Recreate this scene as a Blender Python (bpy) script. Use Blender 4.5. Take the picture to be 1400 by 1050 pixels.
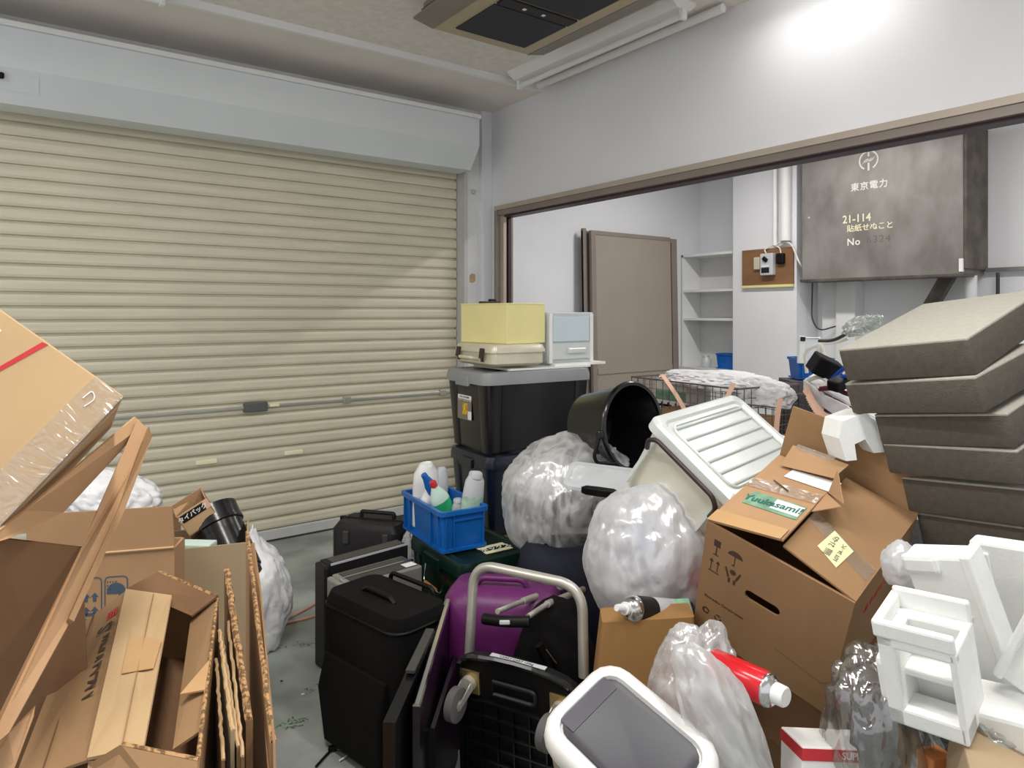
import bpy, bmesh, math, random
from mathutils import Vector, Matrix, Euler, noise
scn = bpy.context.scene
for o in list(bpy.data.objects): bpy.data.objects.remove(o)
COL = scn.collection
R = math.radians

# ------------------------------------------------------------------ camera, world, exposure
RIGHT = Vector((.8061, -.5918, 0)); FWD = Vector((.5918, .8061, 0)); CAM = Vector((0, 0, 1.4))
cam_d = bpy.data.cameras.new('camera'); cam = bpy.data.objects.new('camera', cam_d); COL.objects.link(cam)
cam.location = CAM; cam.rotation_euler = (R(90), 0, math.atan2(-.5918, .8061))
cam_d.sensor_fit = 'HORIZONTAL'; cam_d.sensor_width = 36; cam_d.lens = 954 / 1400 * 36
cam_d.shift_y = -97 / 1400; cam_d.clip_start = .05
scn.camera = cam
w = bpy.data.worlds.new('world'); scn.world = w; w.use_nodes = True
w.node_tree.nodes['Background'].inputs[0].default_value = (.95, .97, 1, 1)
w.node_tree.nodes['Background'].inputs[1].default_value = .63
vs = scn.view_settings; vs.view_transform = 'Standard'; vs.look = 'None'; vs.gamma = 1; vs.use_curve_mapping = False
vs.exposure = 0.6

def at(px, py, d):
    """a point of the room seen at pixel px, py of the photograph at distance d in front of the lens"""
    return CAM + RIGHT * ((px - 700) / 954 * d) + FWD * d + Vector((0, 0, (428 - py) / 954 * d))
def ud(u, d, z=0):
    v = RIGHT * u + FWD * d; return Vector((v.x, v.y, z))

# ------------------------------------------------------------------ materials
def lin(h):
    h = h.lstrip('#'); c = [int(h[i:i+2], 16) / 255 for i in (0, 2, 4)]
    return tuple(x / 12.92 if x <= .04045 else ((x + .055) / 1.055) ** 2.4 for x in c)
MATS = {}
def mat(name, col, rough=.6, metal=0, var=.08, scale=6, bump=0, bscale=80, stretch=(1, 1, 1), spec=.4, col2=None, thr=(.35, .65), emit=0, coat=0, trans=0, bdist=.002):
    if name in MATS: return MATS[name]
    m = bpy.data.materials.new(name); m.use_nodes = True; nt = m.node_tree; N = nt.nodes; L = nt.links
    b = N['Principled BSDF']; c = lin(col) if isinstance(col, str) else col
    c1 = tuple(max(0, x * (1 - var)) for x in c); c2 = lin(col2) if col2 else tuple(min(1, x * (1 + var)) for x in c)
    tc = N.new('ShaderNodeTexCoord'); mp = N.new('ShaderNodeMapping'); mp.inputs['Scale'].default_value = stretch
    L.new(tc.outputs['Object'], mp.inputs[0])
    n = N.new('ShaderNodeTexNoise'); n.inputs['Scale'].default_value = scale; n.inputs['Detail'].default_value = 6
    L.new(mp.outputs[0], n.inputs[0])
    r = N.new('ShaderNodeValToRGB'); r.color_ramp.elements[0].position = thr[0]; r.color_ramp.elements[1].position = thr[1]
    r.color_ramp.elements[0].color = (*c1, 1); r.color_ramp.elements[1].color = (*c2, 1)
    L.new(n.outputs[0], r.inputs[0]); L.new(r.outputs[0], b.inputs['Base Color'])
    b.inputs['Roughness'].default_value = rough; b.inputs['Metallic'].default_value = metal
    b.inputs['Specular IOR Level'].default_value = spec; b.inputs['Coat Weight'].default_value = coat
    if bump:
        n2 = N.new('ShaderNodeTexNoise'); n2.inputs['Scale'].default_value = bscale; n2.inputs['Detail'].default_value = 4
        L.new(mp.outputs[0], n2.inputs[0]); bp = N.new('ShaderNodeBump'); bp.inputs['Strength'].default_value = bump
        bp.inputs['Distance'].default_value = bdist; L.new(n2.outputs[0], bp.inputs['Height']); L.new(bp.outputs[0], b.inputs['Normal'])
    if emit:
        b.inputs['Emission Color'].default_value = (*c, 1); b.inputs['Emission Strength'].default_value = emit
    MATS[name] = m; return m
def film(name, col, lo=.25, hi=.85, scale=7, stretch=(1.4, 1, .55), rough=.24, gl=.28, bump=.3):
    """thin wrinkled plastic film, clear in places and milky along its folds"""
    if name in MATS: return MATS[name]
    m = bpy.data.materials.new(name); m.use_nodes = True; nt = m.node_tree; N = nt.nodes; L = nt.links
    N.remove(N['Principled BSDF']); out = N['Material Output']
    tc = N.new('ShaderNodeTexCoord'); mp = N.new('ShaderNodeMapping'); mp.inputs['Scale'].default_value = stretch
    mp.inputs['Rotation'].default_value = (.3, .5, .2)
    L.new(tc.outputs['Object'], mp.inputs[0])
    n = N.new('ShaderNodeTexNoise'); n.inputs['Scale'].default_value = scale; n.inputs['Detail'].default_value = 2.2; n.inputs['Distortion'].default_value = 1.2
    L.new(mp.outputs[0], n.inputs[0])
    # ridges: distance of the noise from its middle
    s = N.new('ShaderNodeMath'); s.operation = 'SUBTRACT'; s.inputs[1].default_value = .5; L.new(n.outputs[0], s.inputs[0])
    a = N.new('ShaderNodeMath'); a.operation = 'ABSOLUTE'; L.new(s.outputs[0], a.inputs[0])
    mr = N.new('ShaderNodeMapRange'); mr.inputs[1].default_value = 0; mr.inputs[2].default_value = .16
    mr.inputs[3].default_value = hi; mr.inputs[4].default_value = lo; L.new(a.outputs[0], mr.inputs[0])
    bp = N.new('ShaderNodeBump'); bp.inputs['Strength'].default_value = bump; bp.inputs['Distance'].default_value = .012
    iv = N.new('ShaderNodeMath'); iv.operation = 'MULTIPLY'; iv.inputs[1].default_value = -2.5; L.new(a.outputs[0], iv.inputs[0]); L.new(iv.outputs[0], bp.inputs['Height'])
    d = N.new('ShaderNodeBsdfDiffuse'); d.inputs[0].default_value = (*lin(col), 1)
    t = N.new('ShaderNodeBsdfTranslucent'); t.inputs[0].default_value = (*lin(col), 1)
    g = N.new('ShaderNodeBsdfGlossy'); g.inputs[0].default_value = (1, 1, 1, 1); g.inputs['Roughness'].default_value = rough
    for x in (d, g): L.new(bp.outputs[0], x.inputs['Normal'])
    m0 = N.new('ShaderNodeMixShader'); m0.inputs[0].default_value = .35; L.new(d.outputs[0], m0.inputs[1]); L.new(t.outputs[0], m0.inputs[2])
    m1 = N.new('ShaderNodeMixShader'); m1.inputs[0].default_value = gl; L.new(m0.outputs[0], m1.inputs[1]); L.new(g.outputs[0], m1.inputs[2])
    tr = N.new('ShaderNodeBsdfTransparent'); tr.inputs[0].default_value = (.97, .97, .97, 1)
    m2 = N.new('ShaderNodeMixShader'); L.new(mr.outputs[0], m2.inputs[0]); L.new(tr.outputs[0], m2.inputs[1]); L.new(m1.outputs[0], m2.inputs[2])
    L.new(m2.outputs[0], out.inputs[0]); MATS[name] = m; return m
def milky(name, col, alpha=.75, rough=.3, gl=.12):
    if name in MATS: return MATS[name]
    return film(name, col, lo=alpha, hi=min(1, alpha + .08), scale=3, stretch=(1, 1, 1), rough=rough, gl=gl, bump=.03)

M_WALL = mat('white painted plaster', '#e3e3e6', .7, var=.02, scale=2, bump=.12, bscale=160)
M_WALL2 = mat('white painted block', '#dcdcdc', .75, var=.05, scale=3, bump=.15, bscale=90)
M_CEIL = mat('grey white ceiling plaster', '#e8e1da', .9, var=.05, scale=25, bump=.6, bscale=130, bdist=.006)
M_SOFF = mat('smooth grey soffit board', '#e6dfd7', .8, var=.03, scale=3)
M_FLOOR = mat('worn green grey concrete', '#868d88', .5, var=.18, scale=3.2, bump=.15, bscale=50, col2='#a9afaa', spec=.5)
M_SHUT = mat('beige painted steel slats', '#d8d1ba', .42, var=.05, scale=14, stretch=(.2, 1, 2), spec=.5)
M_BOXP = mat('pale blue grey painted metal', '#dde1e3', .45, var=.02, scale=3)
M_RAIL = mat('pale grey rail metal', '#c4c3c0', .45, var=.04)
M_STEEL = mat('brushed steel', '#c4c1b8', .34, metal=.55, var=.08)
M_CHROME = mat('bright steel', '#d8d8d8', .18, metal=1, var=.03)
M_FRAME = mat('bronze grey aluminium', '#8e837b', .4, metal=.25, var=.05)
M_FRAMEL = mat('light taupe aluminium', '#b7aa9d', .4, metal=.2, var=.04)
M_FRAMED = mat('dark brown aluminium', '#453238', .5, metal=.2, var=.05)
M_DOORP = mat('taupe door panel', '#988d82', .5, var=.03, scale=3)
M_METAL_OLD = mat('stained grey painted steel', '#7f7b75', .38, metal=.2, var=.12, scale=5, col2='#95918c', bump=.05, stretch=(1, 1, .6))
M_METAL_SIDE = mat('stained dark steel edge', '#5c554c', .5, metal=.2, var=.35, scale=9)
M_AC = mat('beige air unit panel', '#b5a78c', .5, var=.04)
M_ACD = mat('dark taupe air vane', '#857c72', .5, var=.04)
M_GRILL = mat('black mesh grille', '#33333b', .7, var=.3, scale=300, bump=.5, bscale=400)
M_WHITE = mat('white enamel', '#e9e9e7', .4, var=.02)
M_LAMP = mat('glowing lamp tube', (1, .98, .95), .4, emit=4)
M_TUBE = mat('unlit lamp tube', '#e6e6e4', .25, var=.01)
M_CARD = mat('kraft corrugated board', '#9c7a56', .8, var=.06, scale=5, bump=.12, bscale=260, stretch=(1, 1, .25))
M_CARDL = mat('light kraft board', '#c6a67c', .8, var=.05, scale=5, bump=.12, bscale=260, stretch=(1, 1, .25))
M_CARDD = mat('dark kraft board', '#7d5c40', .85, var=.08, scale=6, bump=.1, bscale=200)
M_CARDO = mat('orange kraft board', '#b48e69', .8, var=.07, scale=5, bump=.15, bscale=200)
M_CARDG = mat('greyish kraft board', '#ac9678', .85, var=.04, scale=4)
M_CORR = mat('corrugated board edge', '#a07c55', .9, var=.5, scale=110, thr=(.45, .55))
M_TAPE = film('clear packing tape', '#efe2cf', lo=.22, hi=.36, scale=10, stretch=(1, 1, 3), gl=.5, rough=.2, bump=.4)
M_TAPEB = mat('brown packing tape', '#c9a070', .25, var=.06, spec=.6)
M_RED = mat('red ink', '#c8353b', .6, var=.03)
M_REDCAN = mat('glossy red enamel', '#d3202b', .2, var=.04, spec=.6)
M_INK = mat('dark brown ink', '#4b3a2e', .7, var=.05)
M_INKB = mat('dark blue ink', '#4a5a70', .7, var=.1)
M_INKW = mat('white stencil paint', '#f2efe6', .6, var=.04)
M_INKY = mat('cream stencil paint', '#f6ecc9', .6, var=.04)
M_INKG = mat('faded dark stencil paint', '#6d6761', .6, var=.15)
M_BLACK = mat('glossy black plastic', '#0e0c10', .22, var=.15, spec=.6)
M_BLACKM = mat('matte black plastic', '#080708', .5, spec=.25, var=.15)
M_BLACKF = mat('black woven fabric', '#100f0f', .9, spec=.15, var=.2, scale=8, bump=.4, bscale=300)
M_NAVYF = mat('navy woven fabric', '#151827', .8, var=.2, scale=8, bump=.4, bscale=300)
M_PURPLE = mat('purple nylon', '#64245f', .4, var=.15, scale=7, bump=.15, bscale=120)
M_NAVY = mat('dark navy plastic', '#111728', .25, var=.15, spec=.6)
M_GREY = mat('grey plastic lid', '#8e9091', .35, var=.05)
M_GREYD = mat('charcoal hard plastic', '#222021', .45, spec=.25, var=.1, bump=.2, bscale=200)
M_BLUE = mat('bright blue plastic', '#1263b4', .35, var=.07, scale=9, spec=.5)
M_GREEN = mat('dark green plastic', '#0b271f', .3, var=.15, spec=.6)
M_CREAM = mat('cream yellow painted board', '#e6dc9c', .55, var=.03)
M_IVORY = milky('ivory translucent plastic', '#f0e9cf', .88)
M_CLEARW = milky('clear white plastic', '#edf1f4', .6)
M_LIDW = milky('milky lid plastic', '#eef2ef', .95, rough=.25)
M_CASE = milky('milky case plastic', '#f4f1e2', .94, rough=.3)
M_WOOD = mat('worn orange wood', '#86603f', .6, var=.2, scale=4, stretch=(1, .3, 1), bump=.1)
M_WOODH = mat('orange wood grip', '#c5813c', .5, var=.1)
M_FOAM_SHADE = mat('shaded grey foam rubber', '#5e5850', .95, var=.08, scale=60, bump=.8, bscale=260, spec=.1)  # foam colour darkened for the shade on the block sides
M_FOAM_LIT = mat('lit grey foam rubber', '#aba89d', .95, var=.05, scale=60, bump=.7, bscale=260, spec=.1)  # same foam in a lighter tone for top faces catching light
M_EPS = mat('white expanded foam', '#f0f1ee', .7, var=.02, scale=30, bump=.3, bscale=140, spec=.2)
M_FILM = film('clear bag film', '#eeeeee', lo=.27, hi=.8, scale=6)
M_FILMM = film('milky bag film', '#f1f1f3', lo=.66, hi=.92, scale=5, gl=.2)
M_FILMG = film('grey green bag film', '#b9c2ba', lo=.2, hi=.75, scale=8, rough=.12)
M_FILMD = film('smoke bag film', '#77746c', lo=.3, hi=.6, scale=5, rough=.12, gl=.5)
M_FILMW = mat('white bag film', '#ececee', .35, var=.03, bump=.7, bscale=14, bdist=.015, spec=.5)
M_CLOTHW = mat('white cloth', '#e4e2e4', .8, var=.05, bump=.5, bscale=12, bdist=.02)
M_CLOTHG = mat('grey cloth', '#56545a', .85, var=.25, scale=5, bump=.4, bscale=20, bdist=.02)
M_CLOTHB = mat('pale blue cloth', '#aab6d6', .85, var=.12, scale=5, bump=.4, bscale=20, bdist=.02)
M_CLOTHP = mat('pale pink packing tape', '#e8bda4', .5, var=.05)
M_GLASS = mat('dark smoked lid plastic', '#37363d', .42, var=.06, spec=.6)
M_BIN = mat('taupe plastic bin', '#a79d92', .5, var=.03)
M_BINR = mat('off white plastic rim', '#e9e8e4', .35, var=.02)
M_RUBBER = mat('grey rubber', '#605e5c', .7, var=.1)
M_GOLD = mat('brassy plated steel', '#b49b6a', .3, metal=.9, var=.1)
M_WIRE = mat('aged galvanised wire', '#7d726b', .5, metal=.6, var=.2)
M_PAPER = mat('white paper', '#eeeeea', .7, var=.02)
M_PALEY = mat('pale yellow label', '#e9e7b4', .7, var=.03)
M_LABG = mat('green label print', '#7fa58a', .7, var=.25, scale=30)
M_LGREEN = mat('bright green label', '#2fae73', .5, var=.2, scale=20)
M_SILVER = mat('silver grey plastic', '#c3c6c9', .35, var=.04)
M_PCM = mat('dark grey sheet metal', '#4a4a46', .4, metal=.3, var=.1)
M_PCS = mat('silver computer casing', '#a6a49e', .4, metal=.5, var=.06)
M_CORD = mat('salmon cable sheath', '#cf9a82', .5, var=.05)
M_CORDW = mat('pale cable sheath', '#dddad2', .5, var=.05)
M_CORDK = mat('dark cable sheath', '#3b3a40', .5, var=.1)
M_GREENT = mat('pale green label plastic', '#c9dccf', .5, var=.05)
M_STAIN = mat('brown wall stain', '#b79a70', .8, var=.15)

# ------------------------------------------------------------------ mesh helpers
def new(): return bmesh.new()
def box(bm, c, d, bev=0, rot=None, seg=2):
    t = bmesh.new(); bmesh.ops.create_cube(t, size=1)
    for v in t.verts: v.co = Vector((v.co.x * d[0], v.co.y * d[1], v.co.z * d[2]))
    if bev: bmesh.ops.bevel(t, geom=t.edges[:], offset=min(bev, min(d) * .49), segments=seg, affect='EDGES', profile=.5)
    if rot: bmesh.ops.rotate(t, verts=t.verts, cent=(0, 0, 0), matrix=Euler([R(a) for a in rot]).to_matrix())
    for v in t.verts: v.co += Vector(c)
    merge(bm, t); return bm
def merge(bm, t):
    me = bpy.data.meshes.new('tmp'); t.to_mesh(me); bm.from_mesh(me); bpy.data.meshes.remove(me); t.free()
def bx(x0, x1, y0, y1, z0, z1, bev=0, bm=None):
    return box(bm or new(), ((x0 + x1) / 2, (y0 + y1) / 2, (z0 + z1) / 2), (abs(x1 - x0), abs(y1 - y0), abs(z1 - z0)), bev)
def tube(bm, pts, r, n=8, closed=False, caps=True):
    pts = [Vector(p) for p in pts]; rings = []; up = None
    for i, p in enumerate(pts):
        a = pts[i - 1] if (i > 0 or closed) else p; b = pts[(i + 1) % len(pts)] if (i < len(pts) - 1 or closed) else p
        t = (b - a).normalized()
        if up is None: up = t.orthogonal().normalized()
        up = (up - t * up.dot(t)); up = up.normalized() if up.length > 1e-6 else t.orthogonal().normalized()
        s = t.cross(up); rr = r[i] if isinstance(r, (list, tuple)) else r
        rings.append([bm.verts.new(p + (up * math.cos(2 * math.pi * k / n) + s * math.sin(2 * math.pi * k / n)) * rr) for k in range(n)])
    m = len(rings)
    for i in range(m if closed else m - 1):
        A, B = rings[i], rings[(i + 1) % m]
        for k in range(n): bm.faces.new((A[k], A[(k + 1) % n], B[(k + 1) % n], B[k]))
    if not closed and caps: bm.faces.new(rings[0][::-1]); bm.faces.new(rings[-1])
    return bm
def bend(pts, r, seg=6):
    """round the corners of a polyline"""
    pts = [Vector(p) for p in pts]; out = [pts[0]]
    for i in range(1, len(pts) - 1):
        a, b, c = pts[i - 1], pts[i], pts[i + 1]
        q = min(r, (a - b).length * .49, (c - b).length * .49)
        p0 = b + (a - b).normalized() * q; p2 = b + (c - b).normalized() * q
        for k in range(seg + 1):
            t = k / seg; out.append(p0 * (1 - t) ** 2 + b * 2 * t * (1 - t) + p2 * t * t)
    out.append(pts[-1]); return out
def rrect(w, d, r, z, seg=4, cx=0, cy=0):
    r = min(r, w * .499, d * .499); L = []
    for (sx, sy, a0) in ((1, 1, 0), (-1, 1, 90), (-1, -1, 180), (1, -1, 270)):
        for k in range(seg + 1):
            a = R(a0 + 90 * k / seg)
            L.append(Vector((cx + sx * (w / 2 - r) + r * math.cos(a), cy + sy * (d / 2 - r) + r * math.sin(a), z)))
    return L
def loft(bm, loops, cap0=True, cap1=True, closed=False):
    V = [[bm.verts.new(p) for p in L] for L in loops]; n = len(V[0])
    for i in range(len(V) if closed else len(V) - 1):
        A, B = V[i], V[(i + 1) % len(V)]
        for k in range(n): bm.faces.new((A[k], A[(k + 1) % n], B[(k + 1) % n], B[k]))
    if not closed:
        if cap0: bm.faces.new(V[0][::-1])
        if cap1: bm.faces.new(V[-1])
    return bm
def circ(r, z, n=32, cx=0, cy=0): return [Vector((cx + r * math.cos(2 * math.pi * k / n), cy + r * math.sin(2 * math.pi * k / n), z)) for k in range(n)]
def lathe(bm, prof, n=32, closed=False, cap0=True, cap1=True): return loft(bm, [circ(max(r, 1e-4), z, n) for r, z in prof], cap0, cap1, closed)
def tub(bm, w, d, h, taper=.03, rc=.03, th=.004, rim=.01, rimh=.02):
    """open container: tapered walls, rolled rim, hollow"""
    w0, d0 = w - 2 * taper, d - 2 * taper
    return loft(bm, [rrect(w0, d0, rc, 0), rrect(w, d, rc, h - rimh), rrect(w + 2 * rim, d + 2 * rim, rc + rim, h - rimh), rrect(w + 2 * rim, d + 2 * rim, rc + rim, h),
                     rrect(w - 2 * th, d - 2 * th, rc, h), rrect(w0 - 2 * th, d0 - 2 * th, rc, th)])
def sheet(bm, pts, th=.005):
    """a board of thickness th through the given corner points"""
    pts = [Vector(p) for p in pts]; nrm = Vector()
    for i in range(len(pts)): nrm += (pts[i] - pts[0]).cross(pts[(i + 1) % len(pts)] - pts[0])
    nrm = nrm.normalized() * th / 2
    A = [bm.verts.new(p + nrm) for p in pts]; B = [bm.verts.new(p - nrm) for p in pts]; n = len(pts)
    bm.faces.new(A); bm.faces.new(B[::-1])
    for k in range(n): bm.faces.new((A[k], B[k], B[(k + 1) % n], A[(k + 1) % n]))
    return bm
def decal(polys, y, th=.0006, bm=None):
    """flat printed shapes on a face looking along -y, points are x, z"""
    bm = bm or new()
    for P in polys:
        A = [bm.verts.new((p[0], y - th, p[1])) for p in P]; B = [bm.verts.new((p[0], y, p[1])) for p in P]
        bm.faces.new(A); 
        for k in range(len(P)): bm.faces.new((A[k], B[k], B[(k + 1) % len(P)], A[(k + 1) % len(P)]))
    bmesh.ops.recalc_face_normals(bm, faces=bm.faces); return bm
def rc(x0, x1, z0, z1): return [(x0, z0), (x1, z0), (x1, z1), (x0, z1)]
def arc_ring(cx, cz, r0, r1, a0, a1, n=24):
    out = []
    for k in range(n):
        a, b = R(a0 + (a1 - a0) * k / n), R(a0 + (a1 - a0) * (k + 1) / n)
        out.append([(cx + r * math.cos(t), cz + r * math.sin(t)) for r, t in ((r0, a), (r1, a), (r1, b), (r0, b))])
    return out
def lump(rx, ry, rz, seed, amp=.12, folds=.05, sub=5, flat=-.75, knot=None, fs=3.0):
    """a soft sack: bulging, creased and settled on a flattened base; optional gathered neck"""
    bm = new(); bmesh.ops.create_icosphere(bm, subdivisions=sub, radius=1); sv = Vector((seed * 3.7, seed * 1.3, seed * 7.1))
    for v in bm.verts:
        n = v.co.normalized()
        r = 1 + amp * noise.noise(n * 1.6 + sv)
        w_n = noise.noise(n * 2.2 + sv * 4) * .5
        f = noise.noise(Vector((n.x * fs * 1.5 + w_n, n.y * fs * 1.5, n.z * fs * .35 + w_n)) + sv * 2); f2 = noise.noise(Vector((n.x * fs, n.y * fs, n.z * fs * 1.6 + n.x * 2)) + sv * 3)
        r -= folds * (1 - min(1, abs(f) * 4)) ** 1.5 + folds * .45 * (1 - min(1, abs(f2) * 4.5))
        p = n * r
        if p.z < flat: p.z = flat + (p.z - flat) * .15
        if knot and n.z > .8:
            t = (n.z - .8) / .2; p.x *= (1 - t * .75); p.y *= (1 - t * .75); p.z += knot * t * t
        v.co = Vector((p.x * rx, p.y * ry, (p.z - flat) * rz))
    return bm

# ------------------------------------------------------------------ object helpers
MW = {}
def obj(name, bm, m, parent=None, world=False, smooth=False, origin=None):
    if parent is not None and world: bm.transform(MW[parent.name].inverted())
    bmesh.ops.recalc_face_normals(bm, faces=bm.faces)
    me = bpy.data.meshes.new(name); bm.to_mesh(me); bm.free(); me.materials.append(m)
    if smooth:
        for p in me.polygons: p.use_smooth = True
        try: me.set_sharp_from_angle(angle=R(smooth if smooth > 1 else 40))
        except Exception: pass
    o = bpy.data.objects.new(name, me); COL.objects.link(o)
    if parent is not None:
        o.parent = parent
        if parent.name in MW: MW[o.name] = MW[parent.name]
    return o
def tag(o, label, cat, group=None, kind=None):
    if label: o['label'] = label
    if cat: o['category'] = cat
    if group: o['group'] = group
    if kind: o['kind'] = kind
    return o
def thing(name, label, cat, loc=(0, 0, 0), rot=(0, 0, 0), group=None):
    o = bpy.data.objects.new(name, None); COL.objects.link(o); o.empty_display_size = .1
    e = Euler([R(a) for a in rot]); o.location = loc; o.rotation_euler = e
    MW[o.name] = Matrix.Translation(Vector(loc)) @ e.to_matrix().to_4x4()
    return tag(o, label, cat, group)
def boxthing(name, label, cat, C, E, h, group=None):
    """thing whose base is h/2 under the centre C along its own up axis"""
    m = Euler([R(a) for a in E]).to_matrix(); return thing(name, label, cat, Vector(C) + m @ Vector((0, 0, -h / 2)), E, group)
def solo(name, bm, m, label, cat, loc=(0, 0, 0), rot=(0, 0, 0), group=None, smooth=False, kind=None, world=False):
    if world: bm.transform(Matrix.Translation(-Vector(loc)))
    o = obj(name, bm, m, smooth=smooth); o.location = loc; o.rotation_euler = [R(a) for a in rot]
    MW[o.name] = Matrix.Translation(Vector(loc)) @ Euler([R(a) for a in rot]).to_matrix().to_4x4()
    return tag(o, label, cat, group, kind)
def struct(name, bm, m, parent=None, smooth=False):
    o = obj(name, bm, m, parent, smooth=smooth)
    if parent is None: o['kind'] = 'structure'
    return o
def text(name, s, size, m, parent, mtx, sx=1, spacing=1, world=False, bold=0, align='CENTER'):
    """lettering lying in the plane of mtx (its x runs along the line, its z leaves the surface)"""
    c = bpy.data.curves.new('t', 'FONT'); c.body = s; c.size = size; c.extrude = .0004; c.align_x = align; c.align_y = 'CENTER'
    c.space_character = spacing; c.offset = bold; c.resolution_u = 3
    o = bpy.data.objects.new('t', c); COL.objects.link(o)
    dg = bpy.context.evaluated_depsgraph_get(); me = bpy.data.meshes.new_from_object(o.evaluated_get(dg))
    bpy.data.objects.remove(o); bm = new(); bm.from_mesh(me); bpy.data.meshes.remove(me)
    bm.transform(mtx @ Matrix.Diagonal((sx, 1, 1, 1)))
    return obj(name, bm, m, parent, world=world)
def plane(o, x, y):
    x = Vector(x).normalized(); y = Vector(y); y = (y - x * y.dot(x)).normalized(); z = x.cross(y)
    m = Matrix((x, y, z)).transposed().to_4x4(); m.translation = Vector(o); return m
FRONT = lambda x, y, z, roll=0: plane((x, y, z), (math.cos(R(roll)), 0, math.sin(R(roll))), (-math.sin(R(roll)), 0, math.cos(R(roll))))
LEFTF = lambda x, y, z: plane((x, y, z), (0, -1, 0), (0, 0, 1))    # on a face looking along -x

# ================================================================== THE SETTING
XW, YW, YS, HC = 2.89, 4.22, 4.32, 2.86          # partition wall, shutter wall, shutter curtain, ceiling
struct('floor', bx(-3, 7, -2.5, 5, -.05, 0), M_FLOOR)
bm = new(); bx(-3, 7, -2.5, 3.60, HC + .035, HC + .12, bm=bm); struct('ceiling', bm, M_CEIL)
struct('trim_1', bx(-3, XW, 3.60, YW + .15, HC, HC + .12), M_SOFF)
struct('trim_2', bx(-3, XW, 3.575, 3.60, HC - .004, HC + .035), M_WHITE)
bm = new(); bx(-3, 2.69, YW, YW + .2, 2.45, HC, bm=bm); bx(2.69, XW, YW, YW + .2, 0, HC, bm=bm); bx(-3, 2.75, YS + .06, YS + .12, 0, 2.5, bm=bm)
struct('wall_back', bm, M_WALL2)
struct('trim_3', bx(2.80, XW, YW - .04, YW + .02, 0, HC, .004), M_WALL)
TH = .10
bm = new(); bx(XW, XW + TH, -2.5, 4.115, 2.164, HC + .1, bm=bm); bx(XW, XW + TH, 4.115, YW + .3, 0, HC + .1, bm=bm)
struct('wall_right', bm, M_WALL)
struct('wall_inner_left', bx(XW + TH, 6, 4.50, 4.62, 0, HC + .1), M_WALL)
struct('wall_inner_back', bx(5.62, 5.75, -2.5, 4.62, 0, HC + .1), M_WALL)
bm = new(); bx(5.30, 5.62, 3.25, 3.87, 0, HC + .03, bm=bm); struct('wall_inner_column', bm, M_WALL)
bm = new(); bx(5.48, 5.62, 2.86, 3.02, 0, 1.66, .01, bm=bm); bx(5.52, 5.62, 3.02, 3.16, 0, 1.66, .01, bm=bm); struct('trim_4', bm, M_WALL2)
bm = new(); bx(5.57, 5.62, 1.0, 1.98, 1.69, 1.715, bm=bm); struct('trim_5', bm, M_METAL_OLD)
# window/door frame of the partition opening
fr = struct('door_1', bx(XW - .03, XW + TH + .02, -2.5, 4.115, 2.134, 2.164), M_FRAMEL)
obj('frame_track', bx(XW - .02, XW + TH + .01, -2.5, 4.085, 2.098, 2.134), M_FRAME, fr)
obj('frame_channel', bx(XW + .01, XW + TH - .01, -2.5, 4.06, 2.086, 2.099), M_FRAMED, fr)
obj('frame_jamb', bx(XW - .03, XW + TH + .02, 4.085, 4.115, 0, 2.136, .003), M_FRAME, fr)
obj('frame_stop', bx(XW + .005, XW + .03, 4.045, 4.087, 0, 2.1), M_FRAMEL, fr)
obj('frame_stop', bx(XW + .06, XW + .085, 4.06, 4.087, 0, 2.1), M_FRAMED, fr)

# roller shutter
sh = thing('roller_shutter', 'closed beige horizontally slatted roller shutter with two finger pulls', 'shutter', (.8, YS, 0))
prof = []; z = .075; PIT = .0715
while z < 2.44:
    prof += [(.018, z), (.018, z + .0035), (-.002, z + .0065), (-.007, z + .020), (-.007, z + .048), (-.003, z + .0615), (.016, z + .0655), (.018, z + .069)]; z += PIT
bm = new(); A = [bm.verts.new((-3.4, p[0], p[1])) for p in prof]; B = [bm.verts.new((1.868, p[0], p[1])) for p in prof]
for k in range(len(prof) - 1): bm.faces.new((A[k], B[k], B[k + 1], A[k + 1]))
obj('slat_curtain', bm, M_SHUT, sh)
obj('bottom_rail', bx(-3.4, 1.868, -.012, .02, .012, .075, .006), M_RAIL, sh)
for (px, py) in ((282, 631), (401, 618)):
    s = (px - 700) / 954; dx, dy = .5918 + .8061 * s, .8061 - .5918 * s; d = YS / dy; zz = 1.4 - (py - 428) * d / 954
    obj('finger_pull', bx(dx * d - .8 - .058, dx * d - .8 + .058, -.018, .0, zz - .014, zz + .012, .006), M_INKY, sh)
lb = obj('lock_bar', bx(-2.6, 1.86, -.024, -.006, .825, .845, .004), M_STEEL, sh)
s = (348 - 700) / 954; cx = (.5918 + .8061 * s) * YS / (.8061 - .5918 * s) - .8
obj('lock_housing', bx(cx - .07, cx + .07, -.036, -.006, .806, .862, .006), M_RUBBER, lb)
obj('lock_lever', bx(cx + .08, cx + .14, -.034, -.006, .829, .846, .003), M_INKY, lb)
for xx in (1.0, 1.72): obj('bar_clip', bx(xx, xx + .05, -.03, -.004, .815, .855, .003), M_STEEL, lb)
rl = solo('guide_rail', bx(2.672, 2.70, YW - .006, YS + .05, 0, 2.40), M_RAIL, 'pale grey upright guide rail at the right end of the shutter', 'guide rail')
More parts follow.
